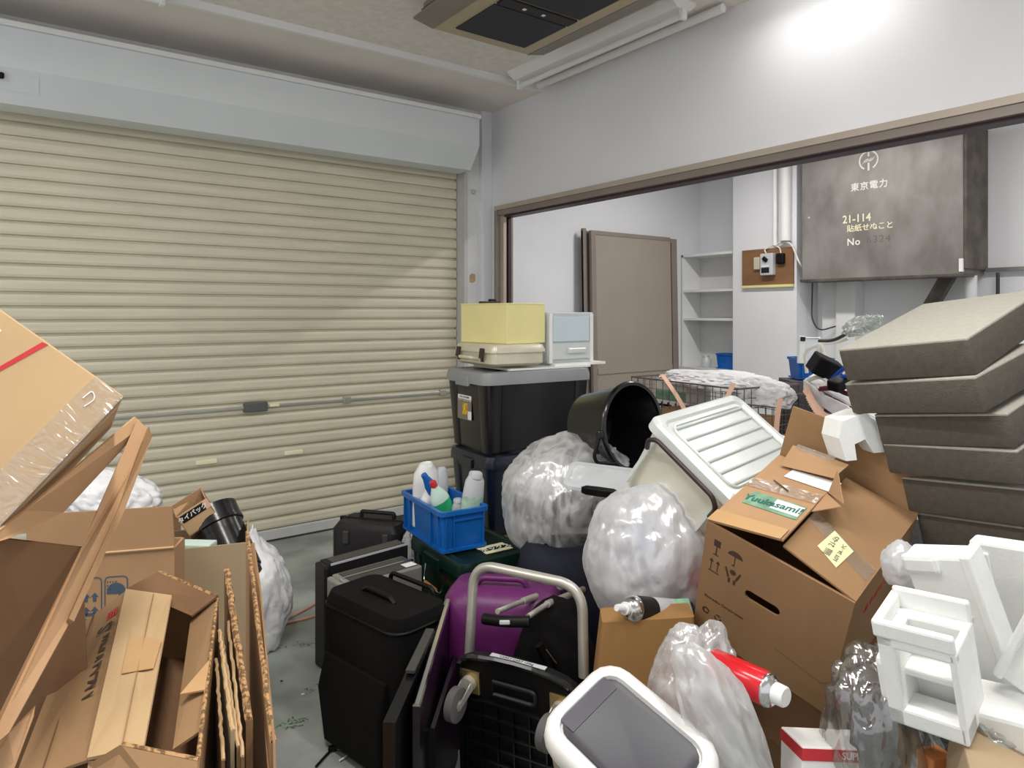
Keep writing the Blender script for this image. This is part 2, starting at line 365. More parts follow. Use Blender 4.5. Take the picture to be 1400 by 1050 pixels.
# housing box
hb = thing('shutter_housing', 'long pale blue grey sheet metal housing above the roller shutter', 'shutter housing', (.8, YW, 2.38))
P = [(YW, 2.387), (4.06, 2.387), (3.95, 2.53), (3.95, 2.715), (YW, 2.715)]
bm = new(); A = [bm.verts.new((-3.4, p[0] - YW, p[1] - 2.38)) for p in P]; B = [bm.verts.new((1.825, p[0] - YW, p[1] - 2.38)) for p in P]
for k in range(5): bm.faces.new((A[k], B[k], B[(k + 1) % 5], A[(k + 1) % 5]))
bm.faces.new(A); bm.faces.new(B[::-1]); obj('housing_body', bm, M_BOXP, hb)
obj('top_lip', bx(-3.4, 1.83, -.29, 0, .336, .362, .003), M_WHITE, hb)
sl = Vector((0, 4.06 - 3.95, 2.387 - 2.53)).normalized()
bm = new(); q0 = Vector((-.82, 3.95 - YW - .002, 2.53 - 2.38)) + sl * .03; sheet(bm, [q0, q0 + Vector((.17, 0, 0)), q0 + Vector((.17, 0, 0)) + sl * .085, q0 + sl * .085], .002)
obj('access_plate', bm, M_BOXP, hb)
obj('key_switch', box(new(), (-.80, -.255, .11), (.035, .02, .03), .008), M_BLACKM, hb)
solo('wall_stain_patch', decal([[(-.025, -.03), (.0, -.034), (.024, -.02), (.022, .03), (-.01, .034), (-.026, .02)]], 0), M_STAIN, 'small brown glue patch on the wall strip beside the shutter', 'tape patch', (2.745, YW - .0005, 1.65))
solo('wall_hook', bx(-.012, .012, -.02, 0, -.015, .015, .004), M_STEEL, 'tiny metal hook on the wall strip just under the housing', 'hook', (2.745, YW - .001, 2.27))

# air conditioner
ac = thing('ceiling_air_conditioner', 'beige ceiling cassette air conditioner with dark mesh grilles', 'air conditioner', (2.0, 2.4, 2.79))
obj('panel', bx(-.29, .29, -.75, .58, 0, .08, .004), M_AC, ac)
obj('casing', bx(-.36, .36, -.72, .56, .03, .105, .01), M_ACD, ac)
for sx in (-1, 1):
    bm = new(); sheet(bm, [(sx * .29, -.75, .004), (sx * .29, .58, .004), (sx * .40, .58, .028), (sx * .40, -.75, .028)], .01); obj('air_vane', bm, M_ACD, ac)
    bm = new()
    for k in range(3): bx(sx * .33 - .03, sx * .33 + .03, -.75, .575, .045 + k * .014, .049 + k * .014, bm=bm)
    obj('vent_slats', bm, M_ACD, ac)
for (y0, y1) in ((.17, .50), (-.26, .07), (-.69, -.36)):
    bm = new(); bx(-.21, .21, y0, y1, -.006, .002, bm=bm); obj('mesh_grille', bm, M_GRILL, ac)
for y0 in (.085, -.345):
    g = obj('grille_bar', bx(-.21, .21, y0, y0 + .07, -.010, .002, .003), M_GREYD, ac)
    for xx in (-.08, .03): obj('screw', box(new(), (xx, y0 + .035, -.012), (.018, .018, .006), .004), M_CHROME, g)

def fluor(name, label, x, y, length, along, lit, z=HC + .035, group=None, power=0):
    t = thing(name, label, 'light fixture', (x, y, z), (0, 0, 0 if along == 'y' else -90), group)
    L = length / 2
    bm = new(); P = [(-.09, -.012), (-.045, -.05), (.045, -.05), (.09, -.012), (.09, 0), (-.09, 0)]
    A = [bm.verts.new((p[0], -L, p[1])) for p in P]; B = [bm.verts.new((p[0], L, p[1])) for p in P]
    for k in range(6): bm.faces.new((A[k], B[k], B[(k + 1) % 6], A[(k + 1) % 6]))
    bm.faces.new(A); bm.faces.new(B[::-1]); obj('reflector', bm, M_WHITE, t)
    for s in (-1, 1): obj('lamp_holder', bx(-.02, .02, s * (L - .005) - .012, s * (L - .005) + .012, -.10, -.045, .006), M_WHITE, t)
    bm = new(); tube(bm, [(0, -L + .01, -.078), (0, L - .01, -.078)], .016, 12); obj('lamp_tube', bm, M_LAMP if lit else M_TUBE, t, smooth=50)
    if power:
        ld = bpy.data.lights.new('fixture light', 'AREA'); ld.shape = 'RECTANGLE'; ld.size = .12; ld.size_y = length; ld.energy = power; ld.color = (1, .98, .95)
        lo = bpy.data.objects.new('fixture_light', ld); COL.objects.link(lo); lo.parent = t; lo.location = (0, 0, -.11)
    return t
fluor('fluorescent_fixture', 'unlit white fluorescent fixture on the ceiling between the air conditioner and wall', 2.62, 2.84, 1.30, 'y', False)
fluor('fluorescent_fixture', 'glowing fluorescent fixture at the top of the photo washing the wall with light', 2.66, 1.60, .60, 'y', True, power=1.3)
fluor('fluorescent_fixture', 'unlit fluorescent fixture whose white end shows at the top left edge', -.02, 3.50, 1.24, 'x', False)
bm = new(); tube(bm, [(2.80, 3.52, HC + .005), (2.80, 2.1, HC + .005)], .022, 10); solo('ceiling_conduit', bm, M_WHITE, 'white pipe along the corner of ceiling and partition wall', 'conduit', (0, 0, 0), smooth=50)
# unseen fixtures added around the camera as key lights for the room
for (x, y, lab) in ((.2, 1.2, 'added key light built as a ceiling fixture right above the camera, out of view'), (-1.3, 2.2, 'added key light built as a ceiling fixture left of the camera, out of view'), (1.2, .2, 'added key light built as a ceiling fixture right of the camera, out of view')):
    fluor('fluorescent_fixture', lab, x, y, 1.2, 'y', True, group='added unseen ceiling lights around the camera', power=18)
fluor('fluorescent_fixture', 'lit ceiling fixture of the inner room hidden above the opening', 4.2, 2.9, 1.2, 'y', True, power=17)
fluor('fluorescent_fixture', 'second lit fixture of the inner room hidden above the opening', 4.2, 1.0, 1.2, 'y', True, power=15)
struct('ceiling_inner', bx(XW + TH, 6, -2.5, 4.7, HC + .036, HC + .12), M_WALL)

# ================================================================== INNER ROOM
# meter cabinet of the power company
mc = thing('meter_cabinet', 'large grey steel meter cabinet with white stencilled writing on the inner wall', 'electrical cabinet', (5.42, 2.59, 1.66))
obj('cabinet_body', bx(-.16, .195, -.59, .595, 0, 1.03, .012), M_METAL_OLD, mc)
obj('cabinet_edge', bx(-.155, .195, -.612, -.588, .04, 1.03, .004), M_METAL_SIDE, mc)
obj('bottom_lip', bx(-.175, .0, -.60, .60, -.012, .012, .004), M_METAL_SIDE, mc)
obj('white_clip', bx(-.17, -.15, -.59, -.565, .02, .11, .002), M_WHITE, mc)
fx = -.1605
def mtx(px, py):
    s = (px - 700) / 954; dx, dy = .5918 + .8061 * s, .8061 - .5918 * s; d = 5.26 / dx
    return LEFTF(fx, dy * d - 2.59, 1.4 - (py - 428) * d / 954 - 1.66)
lg = new(); c0 = mtx(1187.5, 219).translation; ry, rz = c0.y, c0.z
polys = arc_ring(0, 0, .062, .074, -62, 88) + arc_ring(0, 0, .062, .074, 92, 242)
polys += [rc(-.007, .007, .028, .074), rc(-.007, .007, -.078, -.018), [(-.052, -.026), (-.004, .010), (-.012, .013), (-.030, .002)], [(-.03, -.02), (.012, .004), (-.004, .012), (-.012, .003)], [(.052, .026), (.004, -.010), (.012, -.013), (.030, -.002)], [(.03, .02), (-.012, -.004), (.004, -.012), (.012, -.003)]]
decal(polys, 0, bm=lg); lg.transform(Matrix.Translation((fx, ry, rz)) @ Matrix.Rotation(R(-90), 4, 'Z')); obj('company_emblem', lg, M_INKW, mc)
text('lettering', '東京電力', .066, M_INKW, mc, mtx(1188, 254), spacing=1.15, bold=.001)
text('lettering', '21-114', .085, M_INKY, mc, mtx(1171, 299), sx=.92, bold=.001)
text('lettering', '貼紙せぬこと', .058, M_INKY, mc, mtx(1189, 310.5), spacing=1.02, bold=.0006)
text('lettering', 'No', .075, M_INKW, mc, mtx(1167, 331), spacing=1.1, bold=.001)
text('lettering', '6324', .075, M_INKG, mc, mtx(1201, 327), spacing=1.25)
text('lettering', '"', .05, M_INKW, mc, mtx(1106, 300))

# wooden switch board on the column
sb = thing('switch_board', 'worn orange plywood board with a socket, grey switch box and dark receptacle', 'switch board', (5.298, 3.51, 1.64))
obj('backing_board', bx(-.022, 0, -.24, .25, 0, .31, .003), M_WOOD, sb)
obj('board_ledge', bx(-.03, 0, -.24, .25, -.022, 0, .002), M_CREAM, sb)
obj('socket', bx(-.05, -.022, .055, .115, .135, .24, .006), M_IVORY, sb)
s_ = obj('switch_box', bx(-.075, -.022, -.085, .035, .08, .265, .008), M_SILVER, sb)
obj('rotary_knob', box(new(), (-.085, -.02, .215), (.02, .05, .035), .008, rot=(40, 0, 0)), M_BLACKM, s_)
obj('name_plate', bx(-.078, -.074, -.055, .02, .10, .145), M_GREYD, s_)
obj('plate_strip', bx(-.078, -.074, -.055, .02, .152, .162), M_PAPER, s_)
obj('receptacle', bx(-.06, -.022, -.175, -.105, .17, .26, .01), M_BLACKM, sb)
bm = new(); tube(bm, bend([(-.035, -.14, .25), (-.035, -.13, .31), (-.03, -.075, .33)], .03), .006, 6); tube(bm, bend([(-.035, .0, .27), (-.035, .02, .30), (-.03, -.06, .335)], .03), .006, 6)
obj('board_cable', bm, M_CORDW, sb)
bm = new(); tube(bm, [(5.27, 3.43, 1.97), (5.27, 3.43, HC + .02)], .02, 10)
solo('wall_pipe', bm, M_WHITE, 'thin white vertical pipe running up the column above the switch board', 'pipe', smooth=50)
bm = new(); tube(bm, [(5.27, 3.33, 2.0), (5.27, 3.33, HC + .02)], .045, 12)
solo('wall_pipe', bm, M_WHITE, 'thicker white vertical pipe beside the steel meter cabinet', 'pipe', smooth=50)
bm = new(); tube(bm, bend([(5.27, 3.43, 1.97), (5.26, 3.35, 2.0), (5.26, 3.27, 1.97), (5.26, 3.20, 1.80), (5.40, 3.20, 1.72)], .05), .008, 6)
solo('loose_cable', bm, M_CORDW, 'pale cable looping from the pipe end toward the steel cabinet', 'cable', smooth=50)
bm = new(); tube(bm, bend([(5.45, 3.20, 1.66), (5.42, 3.19, 1.35), (5.44, 3.14, 1.25), (5.5, 3.0, 1.30)], .06), .006, 6)
solo('loose_cable', bm, M_CORDK, 'thin dark cable hanging on the wall beneath the steel cabinet', 'cable', smooth=50)
bm = new(); sheet(bm, [(5.45, 2.22, 1.66), (5.45, 2.34, 1.44), (5.45, 2.24, 1.44), (5.45, 2.12, 1.66)], .06)
solo('steel_bracket', bm, M_METAL_SIDE, 'dark slanting steel duct under the right of the meter cabinet', 'bracket')
bm = new(); tube(bm, [(5.46, 2.03, 1.2), (5.46, 2.03, 1.66)], .04, 12); solo('wall_pipe', bm, M_WALL2, 'white painted pipe stub under the right end of the meter cabinet', 'pipe', smooth=50)
bm = new(); tube(bm, [(5.56, 1.90, 1.0), (5.56, 1.90, 1.68)], .012, 8); solo('wall_pipe', bm, M_CORDK, 'thin dark vertical pipe right of the meter cabinet', 'pipe', smooth=50)

# open white shelf unit
su = thing('shelf_unit', 'white open wall shelf unit with two shelves between the brown panel and the column', 'shelf', (5.34, 3.885, 0))
for y0 in (0, .585): obj('side_panel', bx(0, .27, y0, y0 + .018, .85, 1.96), M_WHITE, su)
obj('top_panel', bx(0, .27, 0, .603, 1.94, 1.965), M_WHITE, su); obj('back_panel', bx(.255, .27, .018, .585, .85, 1.94), M_WALL2, su)
for zz in (1.60, 1.33): obj('shelf', bx(0, .255, .018, .585, zz, zz + .022), M_WHITE, su)
obj('base_cabinet', bx(-.05, .27, 0, .603, 0, .885), M_WALL2, su)
def small_crate(label, loc, rot, w=.25, d=.17, h=.13):
    t = thing('blue_storage_crate', label, 'crate', loc, rot)
    obj('crate_body', tub(new(), w, d, h, .01, .01, .004, .008, .014), M_BLUE, t)
    obj('base_flange', box(new(), (0, 0, .004), (w, d, .008), .002), M_BLUE, t)
    bm = new()
    for sx in (-1, 1):
        for sy in (-1, 1): obj('crate_rib', box(new(), (sx * (w / 2 - .03), sy * (d / 2 - .002), h / 2), (.008, .012, h * .85)), M_BLUE, t)
    return t
small_crate('small blue crate on the base of the white open shelf', (5.44, 4.00, .886), (0, 0, -90), .22, .14, .14)
t = thing('glass_jar', 'small cloudy glass jar on the shelf left of the blue crate', 'jar', (5.42, 4.26, .886))
obj('jar_body', lathe(new(), [(.04, 0), (.048, .02), (.048, .07), (.03, .09), (.03, .10)], 20), M_CLEARW, t, smooth=50); obj('jar_lid', lathe(new(), [(.034, .10), (.034, .115)], 20), M_IVORY, t, smooth=50)

# leaning door panels
dp = thing('leaning_door_panel', 'taupe aluminium framed door panel leaning against the inner white wall', 'door panel', (4.02, 4.30, 0), (-1.2, 0, 0))
obj('panel_sheet', bx(.05, 1.02, .005, .02, .03, 2.07), M_DOORP, dp)
obj('frame_stile', bx(0, .05, 0, .035, 0, 2.10, .004), M_FRAME, dp); obj('frame_stile', bx(.99, 1.08, 0, .035, 0, 2.09, .004), M_FRAME, dp)
obj('frame_rail', bx(.05, .99, .0, .032, 2.065, 2.10, .003), M_FRAME, dp); obj('frame_rail', bx(.05, .99, -.002, .03, 0, .09), M_FRAME, dp)
obj('middle_rail', bx(.05, .99, -.004, .02, .88, .93, .002), M_DOORP, dp); obj('stile_groove', bx(.992, .998, -.003, .01, .1, 2.05), M_FRAMED, dp)
bm = new(); bx(-.045, -.012, .04, .075, 0, 2.12, .003, bm=bm); bx(-.045, .9, .05, .07, .02, 2.10, bm=bm)
solo('leaning_door_panel', bm, M_FRAME, 'second door panel standing hidden behind the front one, its edge showing at left', 'door panel', (4.02, 4.31, 0), (-1.2, 0, 0))

# wire cage carts
def cage(name, label, A, yaw, L, D, H, zt, tilt=0):
    t = thing(name, label, 'cage cart', (A[0], A[1], 0), (0, 0, yaw)); z0 = zt - H
    def side(p, q, nm):
        bm = new(); p, q = Vector(p), Vector(q); n = max(4, int((q - p).length / .05))
        for k in range(n + 1):
            c = p.lerp(q, k / n); tube(bm, [c + Vector((0, 0, z0)), c + Vector((0, 0, zt))], .0022, 4)
        m = int(H / .05)
        for k in range(m + 1):
            zz = z0 + H * k / m; tube(bm, [p + Vector((0, 0, zz)), q + Vector((0, 0, zz))], .006 if k == m else .0022, 4)
        return obj(nm, bm, M_WIRE, t)
    side((0, 0, 0), (L, 0, 0), 'wire_side'); side((L, 0, 0), (L, D, 0), 'wire_end'); side((0, 0, 0), (0, D, 0), 'wire_end'); side((0, D, 0), (L, D, 0), 'wire_side')
    obj('cart_base', bx(0, L, 0, D, z0 - .02, z0, .004), M_GREYD, t)
    for x in (.04, L - .04):
        for y in (.04, D - .04): obj('cart_leg', tube(new(), [(x, y, 0), (x, y, z0)], .014, 8), M_WIRE, t)
    return t
pA = (2.82 + .18, 2.93, 0)
cage('wire_cage_cart', 'wire mesh cage cart of packed cardboard in front of the shelf, under white bags', (3.035, 2.93), -95, .79, .48, .62, 1.02)
cage('wire_cage_cart', 'wire mesh cage cart heaped with cables, beside the grey foam blocks', (3.26, 1.99), -104, .72, .5, .62, .99)
# contents of the first cart
solo('cardboard_pack', bx(-.17, .17, -.15, .15, 0, .42, .01), M_CARDO, 'brown cardboard box packed inside the left wire cage cart', 'box', (3.25, 2.36, .42), (0, 0, 5))
gs = thing('recycling_sign_box', 'white box with green band and black characters inside the wire cage cart', 'box', (3.18, 2.76, .5), (0, 0, -95))
obj('box_body', bx(-.13, .13, .0, .2, 0, .49, .004), M_PAPER, gs)
obj('green_band', decal([rc(-.12, .13, .385, .44)], -.001), M_LABG, gs)
text('lettering', '基板', .12, M_BLACKM, gs, FRONT(.02, -.0015, .305), bold=.003)
solo('cardboard_pack', bx(-.12, .12, -.12, .12, 0, .45, .01), M_CARD, 'light brown cardboard piece bulging behind the wires of the left cage cart', 'box', (3.12, 2.55, .42), (0, 0, -5))
bm = lump(.24, .42, .07, 3, amp=.2, folds=.12, flat=-.3, fs=4.5); solo('white_plastic_bag', bm, M_CLOTHW, 'crumpled white plastic sheet draped over the left wire cage cart', 'plastic sheet', (3.28, 2.50, .985), (0, 0, -5), smooth=80)
bm = lump(.10, .20, .10, 8, amp=.2, folds=.12, flat=-.5, fs=4); solo('white_plastic_bag', bm, M_CLOTHW, 'loose end of white bag hanging over the corner of the left wire cage cart', 'plastic sheet', (3.19, 2.17, .92), (0, 10, 0), smooth=80)
for i, (a, b, c, lab) in enumerate((((905, 512, 3.9), (925, 540, 3.78), (944, 575, 3.72), 'salmon strap hanging down the wires of the left cage cart'),
                           ((1003, 524, 3.45), (992, 548, 3.44), (965, 572, 3.44), 'salmon tape knotted at the corner of the left cage cart'),
                           ((1067, 545, 3.42), (1064, 560, 3.41), (1061, 590, 3.41), 'short salmon tape end hanging at the right of the left cage cart'))):
    bm = new(); p = [at(*a), at(*b), at(*c)]; wv = RIGHT * .013
    pts = bend(p, .1); 
    for k in range(len(pts) - 1): sheet(bm, [pts[k] - wv, pts[k] + wv, pts[k + 1] + wv, pts[k + 1] - wv], .003)
    solo('packing_strap', bm, M_CLOTHP, lab, 'strap', tuple(p[0]), world=True)
# second cart: liner, tape, cables
bm = new(); pts = [at(1100, 528, 3.36), at(1125, 548, 3.22), at(1160, 566, 3.08), at(1205, 588, 2.95)]
for k in range(3):
    a, b = pts[k], pts[k + 1]; sheet(bm, [a + Vector((0, 0, .03)), b + Vector((0, 0, .035)), b - Vector((0, 0, .045)), a - Vector((0, 0, .025))], .012)
sheet(bm, [pts[0] + Vector((0, 0, .03)), pts[3] + Vector((0, 0, .035)), pts[3] + Vector((.3, .1, .1)), pts[0] + Vector((.3, .1, .05))], .01)
solo('cart_liner', bm, M_CLOTHW, 'white bag liner folded over the edge of the cable filled cage cart', 'plastic sheet', tuple(pts[0]), world=True)
bm = new(); pts = bend([at(1104, 530, 3.30), at(1112, 548, 3.22), at(1128, 572, 3.12), at(1150, 572, 3.02), at(1185, 566, 2.92)], .06); up = Vector((0, 0, .018))
for k in range(len(pts) - 1): sheet(bm, [pts[k] - up - RIGHT * .022, pts[k] + up, pts[k + 1] + up, pts[k + 1] - up - RIGHT * .012], .004)
solo('packing_strap', bm, M_CLOTHP, 'wide salmon tape looping down the side of the cable filled cage cart', 'strap', tuple(pts[0]), world=True)
rnd = random.Random(5)
def cable(label, pts, r, m): bm = new(); q = [at(*p) for p in pts]; tube(bm, bend(q, .12, 8), r, 6); solo('tangled_cable', bm, m, label, 'cable', tuple(q[0]), world=True, smooth=50)
cable('white cable arching above the blue crate in the cable filled cart', [(1103, 510, 3.5), (1100, 480, 3.5), (1120, 470, 3.45), (1145, 468, 3.4), (1160, 462, 3.3)], .009, M_CORDW)
cable('thick white cable curling down beside the black box in the cable cart', [(1128, 500, 3.4), (1118, 480, 3.4), (1122, 470, 3.4), (1128, 488, 3.38), (1124, 505, 3.3)], .010, M_CORDW)
cable('dark cable rising from the cart toward the top of the foam stack', [(1120, 466, 3.3), (1140, 466, 3.2), (1165, 452, 3.1), (1195, 447, 3.0)], .008, M_CORDK)
cable('bright blue cable lying across the cable filled cage cart', [(1135, 522, 3.2), (1148, 508, 3.15), (1160, 500, 3.1), (1170, 520, 3.1)], .010, mat('blue cable', '#2452b8', .4))
cable('second blue cable below the black box in the cage cart', [(1140, 528, 3.15), (1152, 515, 3.1), (1165, 512, 3.05)], .010, MATS['blue cable'])
cable('maroon cable on top of the heap in the cage cart', [(1120, 532, 3.2), (1140, 530, 3.15), (1160, 540, 3.1), (1180, 538, 3.0)], .012, mat('maroon cable', '#5a2438', .5))
cable('grey cable curled at the left end of the cage cart', [(1105, 520, 3.3), (1120, 514, 3.25), (1135, 524, 3.2), (1118, 532, 3.2)], .010, M_CORDW)
cable('dark cable trailing over the white liner of the cage cart', [(1135, 590, 3.0), (1160, 572, 2.95), (1188, 560, 2.9)], .008, M_CORDK)
bm = lump(.2, .3, .09, 17, amp=.3, folds=.25, flat=-.4, fs=6); solo('cable_heap', bm, mat('dark mixed cables', '#3d3644', .6, var=.5, scale=14, col2='#8a7f88', bump=.5, bscale=50), 'heap of dark mixed cables filling the second cage cart', 'cable heap', (3.42, 1.66, .9), (0, 0, -10), smooth=80, kind='stuff')
o = solo('adapter_box', box(new(), (0, 0, 0), (.13, .09, .09), .008, rot=(20, 25, 0)), M_BLACKM, 'black square adapter box on top of the cable heap', 'adapter', tuple(at(1128, 502, 3.25)), (0, 0, -30))
o = solo('adapter_box', box(new(), (0, 0, 0), (.10, .06, .05), .008, rot=(10, -15, 0)), M_BLACKM, 'smaller black adapter below the blue cables', 'adapter', tuple(at(1148, 524, 3.1)), (0, 0, -10))
ps = thing('power_strip', 'white upright power strip with a dark end standing behind the blue crate', 'power strip', tuple(at(1094, 497, 3.9)), (0, 4, -36))
obj('strip_body', bx(-.016, .016, -.012, .012, 0, .155, .005), M_WHITE, ps); obj('dark_socket', bx(-.014, .014, -.016, -.011, .125, .15, .003), M_GREYD, ps)
hr = thing('wire_rack', 'small white rectangular frame standing among the cables', 'frame', tuple(at(1108, 496, 3.9)), (0, 0, -40))
obj('frame_bar', tube(new(), [(-.055, 0, 0), (-.055, 0, .14), (.05, 0, .14), (.05, 0, 0)], .007, 6, closed=True), M_WHITE, hr); obj('clear_insert', bx(-.05, .045, -.002, .002, .01, .13), M_CLEARW, hr)
small_crate('small blue crate behind the left cage cart, holding cables and the power strip', tuple(at(1108, 517, 4.0)), (0, 0, -40), .2, .16, .12)
solo('grey_carton', bx(-.14, .14, -.12, .12, 0, 1.02, .004), M_CLOTHG, 'dark grey bin standing under the small blue crate behind the carts', 'bin', (3.74, 2.21, 0), (0, 0, -40))
bm = lump(.09, .05, .04, 21, amp=.3, folds=.2, fs=5); solo('crumpled_bag', bm, M_FILMG, 'small clear bag of parts lying at the back edge of the foam stack', 'bag', tuple(at(1180, 455, 2.95)), (0, -20, -36), smooth=80)

# ================================================================== CENTRE STACK OF CONTAINERS
def container(name, label, cat, C, E, D, m_body, m_lid, lid=True, lidh=.05):
    w_, d_, h_ = D; t = boxthing(name, label, cat, C, E, h_); hb_ = h_ - (lidh if lid else 0)
    obj('container_body', loft(new(), [rrect(w_ - .06, d_ - .05, .03, 0), rrect(w_ - .01, d_ - .01, .035, hb_), rrect(w_ - .03, d_ - .03, .03, hb_), rrect(w_ - .08, d_ - .07, .02, .01)]), m_body, t, smooth=35)
    for sx in (-1, 1):
        for sy in (-1, 1):
            x0 = w_ / 2 - .045; y0 = d_ / 2 - .04
            obj('corner_post', loft(new(), [rrect(.09, .08, .025, .0, cx=sx * (x0 - .022), cy=sy * (y0 - .018)), rrect(.11, .10, .03, hb_ - .01, cx=sx * (x0 - .008), cy=sy * (y0 - .008))]), m_body, t, smooth=35)
    if lid:
        L = obj('lid', loft(new(), [rrect(w_ + .03, d_ + .03, .05, hb_ - .012), rrect(w_ + .03, d_ + .03, .05, hb_ + .02), rrect(w_ + .015, d_ + .015, .045, h_ - .005), rrect(w_ - .03, d_ - .03, .03, h_), rrect(w_ - .05, d_ - .05, .03, h_ - .006)]), m_lid, t, smooth=35)
        for sx in (-1, 1):
            obj('latch', box(new(), (sx * (w_ / 2 + .017), 0, hb_ - .002), (.02, .13, .05), .006), m_lid, L)
    return t
bc = container('storage_container', 'large glossy black storage container with grey lid, topmost of its stack', 'storage container', (2.178, 2.91, .922), (0, 0, -4.2), (.623, .398, .391), M_BLACK, M_GREY)
lp = decal([rc(-.075, .07, -.06, .06)], 0); lp.transform(LEFTF(-.3005, .03, .20) @ Matrix.Rotation(R(90), 4, 'X').inverted()); obj('paper_label', lp, mat('grey beige label', '#857a6e', .5), bc)
obj('white_strip', bx(-.3018, -.3008, -.04, .10, .243, .262), M_PAPER, bc)
text('label_lettering', 'パワーコンテナ 45', .016, M_PAPER, bc, LEFTF(-.3022, .03, .238), bold=.0003)
text('label_lettering', 'BOX CONTAINER', .012, M_BLACKM, bc, LEFTF(-.3022, .03, .252))
bm = new(); bx(-.3025, -.301, -.0, .05, .165, .222, bm=bm); obj('label_print', bm, mat('yellow label print', '#d8a92c', .5, var=.5, scale=60), bc)
bm = new(); bx(-.3025, -.301, -.04, -.005, .145, .185, bm=bm); obj('label_print', bm, M_PAPER, bc)
container('storage_container', 'dark navy storage container directly under the large black one', 'storage container', (2.175, 2.89, .525), (0, 0, -4.2), (.60, .39, .39), M_NAVY, M_NAVY)
solo('support_carton', bx(-.28, .28, -.18, .18, 0, .33, .006), M_CARDD, 'brown carton at the foot of the stack beneath the navy container', 'box', (2.19, 2.90, 0), (0, 0, -4))
wb = thing('white_tray', 'thin white board lying on the grey container lid and sticking out to the right', 'board', (2.26, 2.90, 1.119), (0, 0, -3))
obj('board_panel', loft(new(), [rrect(.52, .36, .02, 0, cx=.0), rrect(.52, .36, .02, .010)]), M_WHITE, wb)
obj('board_panel', loft(new(), [rrect(.34, .33, .01, .010, cx=.20, cy=.0), rrect(.34, .33, .01, .022, cx=.20, cy=.0)]), M_PAPER, wb)
# ivory flat case
iv = thing('flat_plastic_case', 'flat ivory plastic case with carry handle and dark brown latches', 'case', (2.05, 2.90, 1.143), (0, 0, -4))
obj('case_base', loft(new(), [rrect(.27, .35, .03, 0), rrect(.30, .38, .03, .012), rrect(.30, .38, .03, .065)]), M_IVORY, iv, smooth=35)
obj('case_lid', loft(new(), [rrect(.32, .40, .035, .066), rrect(.32, .40, .035, .078), rrect(.30, .38, .03, .10), rrect(.28, .36, .03, .105)]), M_IVORY, iv, smooth=35)
obj('carry_handle', tube(new(), bend([(-.15, .07, .03), (-.195, .07, .04), (-.195, -.05, .04), (-.15, -.05, .03)], .015), .009, 8), M_IVORY, iv, smooth=50)
for yy in (-.11, .13):
    bm = new(); box(bm, (-.168, yy, .062), (.012, .034, .05), .003, rot=(0, 8, 0)); box(bm, (-.165, yy, .035), (.01, .02, .03), .003); obj('latch', bm, mat('dark brown plastic', '#3b2a27', .4), iv)
yb = thing('cream_box', 'square cream yellow box on top of the ivory case', 'box', (2.09, 2.93, 1.249), (0, 0, 6))
obj('box_body', bx(-.13, .13, -.18, .18, 0, .195, .003), M_CREAM, yb); obj('top_edge', bx(-.132, .132, -.182, .182, .193, .200, .002), M_CREAM, yb)
bm = new(); box(bm, (-.06, .03, .205), (.11, .05, .012), .004); obj('top_tray', bm, M_FRAMED, yb)
obj('carry_handle', box(new(), (.0, .08, .212), (.05, .02, .026), .008), M_BLACKM, yb)
dr = thing('clear_drawer_unit', 'translucent white plastic drawer box at the right of the cream box', 'drawer unit', (2.42, 2.93, 1.142), (0, 0, -3))
obj('drawer_frame', loft(new(), [rrect(.30, .33, .012, 0), rrect(.30, .33, .012, .255), rrect(.27, .30, .01, .255), rrect(.27, .30, .01, .01)], cap1=True), M_CLEARW, dr)
obj('top_panel', bx(-.15, .15, -.165, .165, .25, .262, .003), M_CLEARW, dr)
f = obj('drawer_front', loft(new(), [rrect(.27, .012, .004, .02, cy=-.168), rrect(.27, .012, .004, .10, cy=-.168)]), M_LIDW, dr)
obj('pull', box(new(), (.03, -.180, .062), (.12, .014, .03), .006), M_LIDW, f)
obj('window_pane', bx(-.12, .12, -.172, -.166, .11, .24, .002), mat('clear blue grey pane', '#c9d6dc', .1, var=.02), dr)
for x_ in (-.145, .125): obj('frame_edge', bx(x_, x_ + .02, -.175, -.16, .0, .255), M_WHITE, dr)

# ------------------------------------------------------------------ green box, blue crate, bottles
gb = container('storage_container', 'dark green storage box with a wire bail handle below the blue crate', 'storage container', (1.615, 2.51, .215), (0, 0, -2.4), (.317, .459, .43), M_GREEN, M_GREEN)
obj('bail_handle', tube(new(), bend([(-.165, -.10, .34), (-.185, -.085, .27), (-.185, .0, .27), (-.185, .06, .28), (-.165, .08, .345)], .02), .003, 6), M_CHROME, gb)
obj('wood_grip', tube(new(), [(-.185, -.045, .272), (-.185, .045, .276)], .009, 10), M_WOODH, gb, smooth=50)
bm = new(); sheet(bm, [(-.17, -.01, .25), (-.17, .035, .25), (-.165, .03, .19), (-.165, .01, .175), (-.165, -.015, .20)], .003); obj('torn_label', bm, M_CARD, gb)
for k, (a, b) in enumerate(((.0, .02), (.03, .045))):
    bm = new(); bx(-.03, .10, -.19 + a * 2, -.165 + a * 2, .4305, .432, bm=bm); obj('label_strip', bm, M_PALEY, gb)
text('lid_lettering', 'ボックス', .036, M_INKW, gb, plane((.04, -.15, .4325), (1, 0, 0), (0, 1, 0)), bold=.0006)
cr = boxthing('blue_crate', 'bright blue plastic crate full of detergent bottles on the green box', 'crate', (1.547, 2.612, .523), (0, 0, -5), .175)
W_, D_, H_ = .20, .405, .165
obj('crate_body', tub(new(), W_, D_, H_, .008, .012, .004, .012, .018), M_BLUE, cr, smooth=30)
obj('base_flange', loft(new(), [rrect(W_ + .01, D_ + .02, .02, 0), rrect(W_ + .01, D_ + .02, .02, .012)]), M_BLUE, cr)
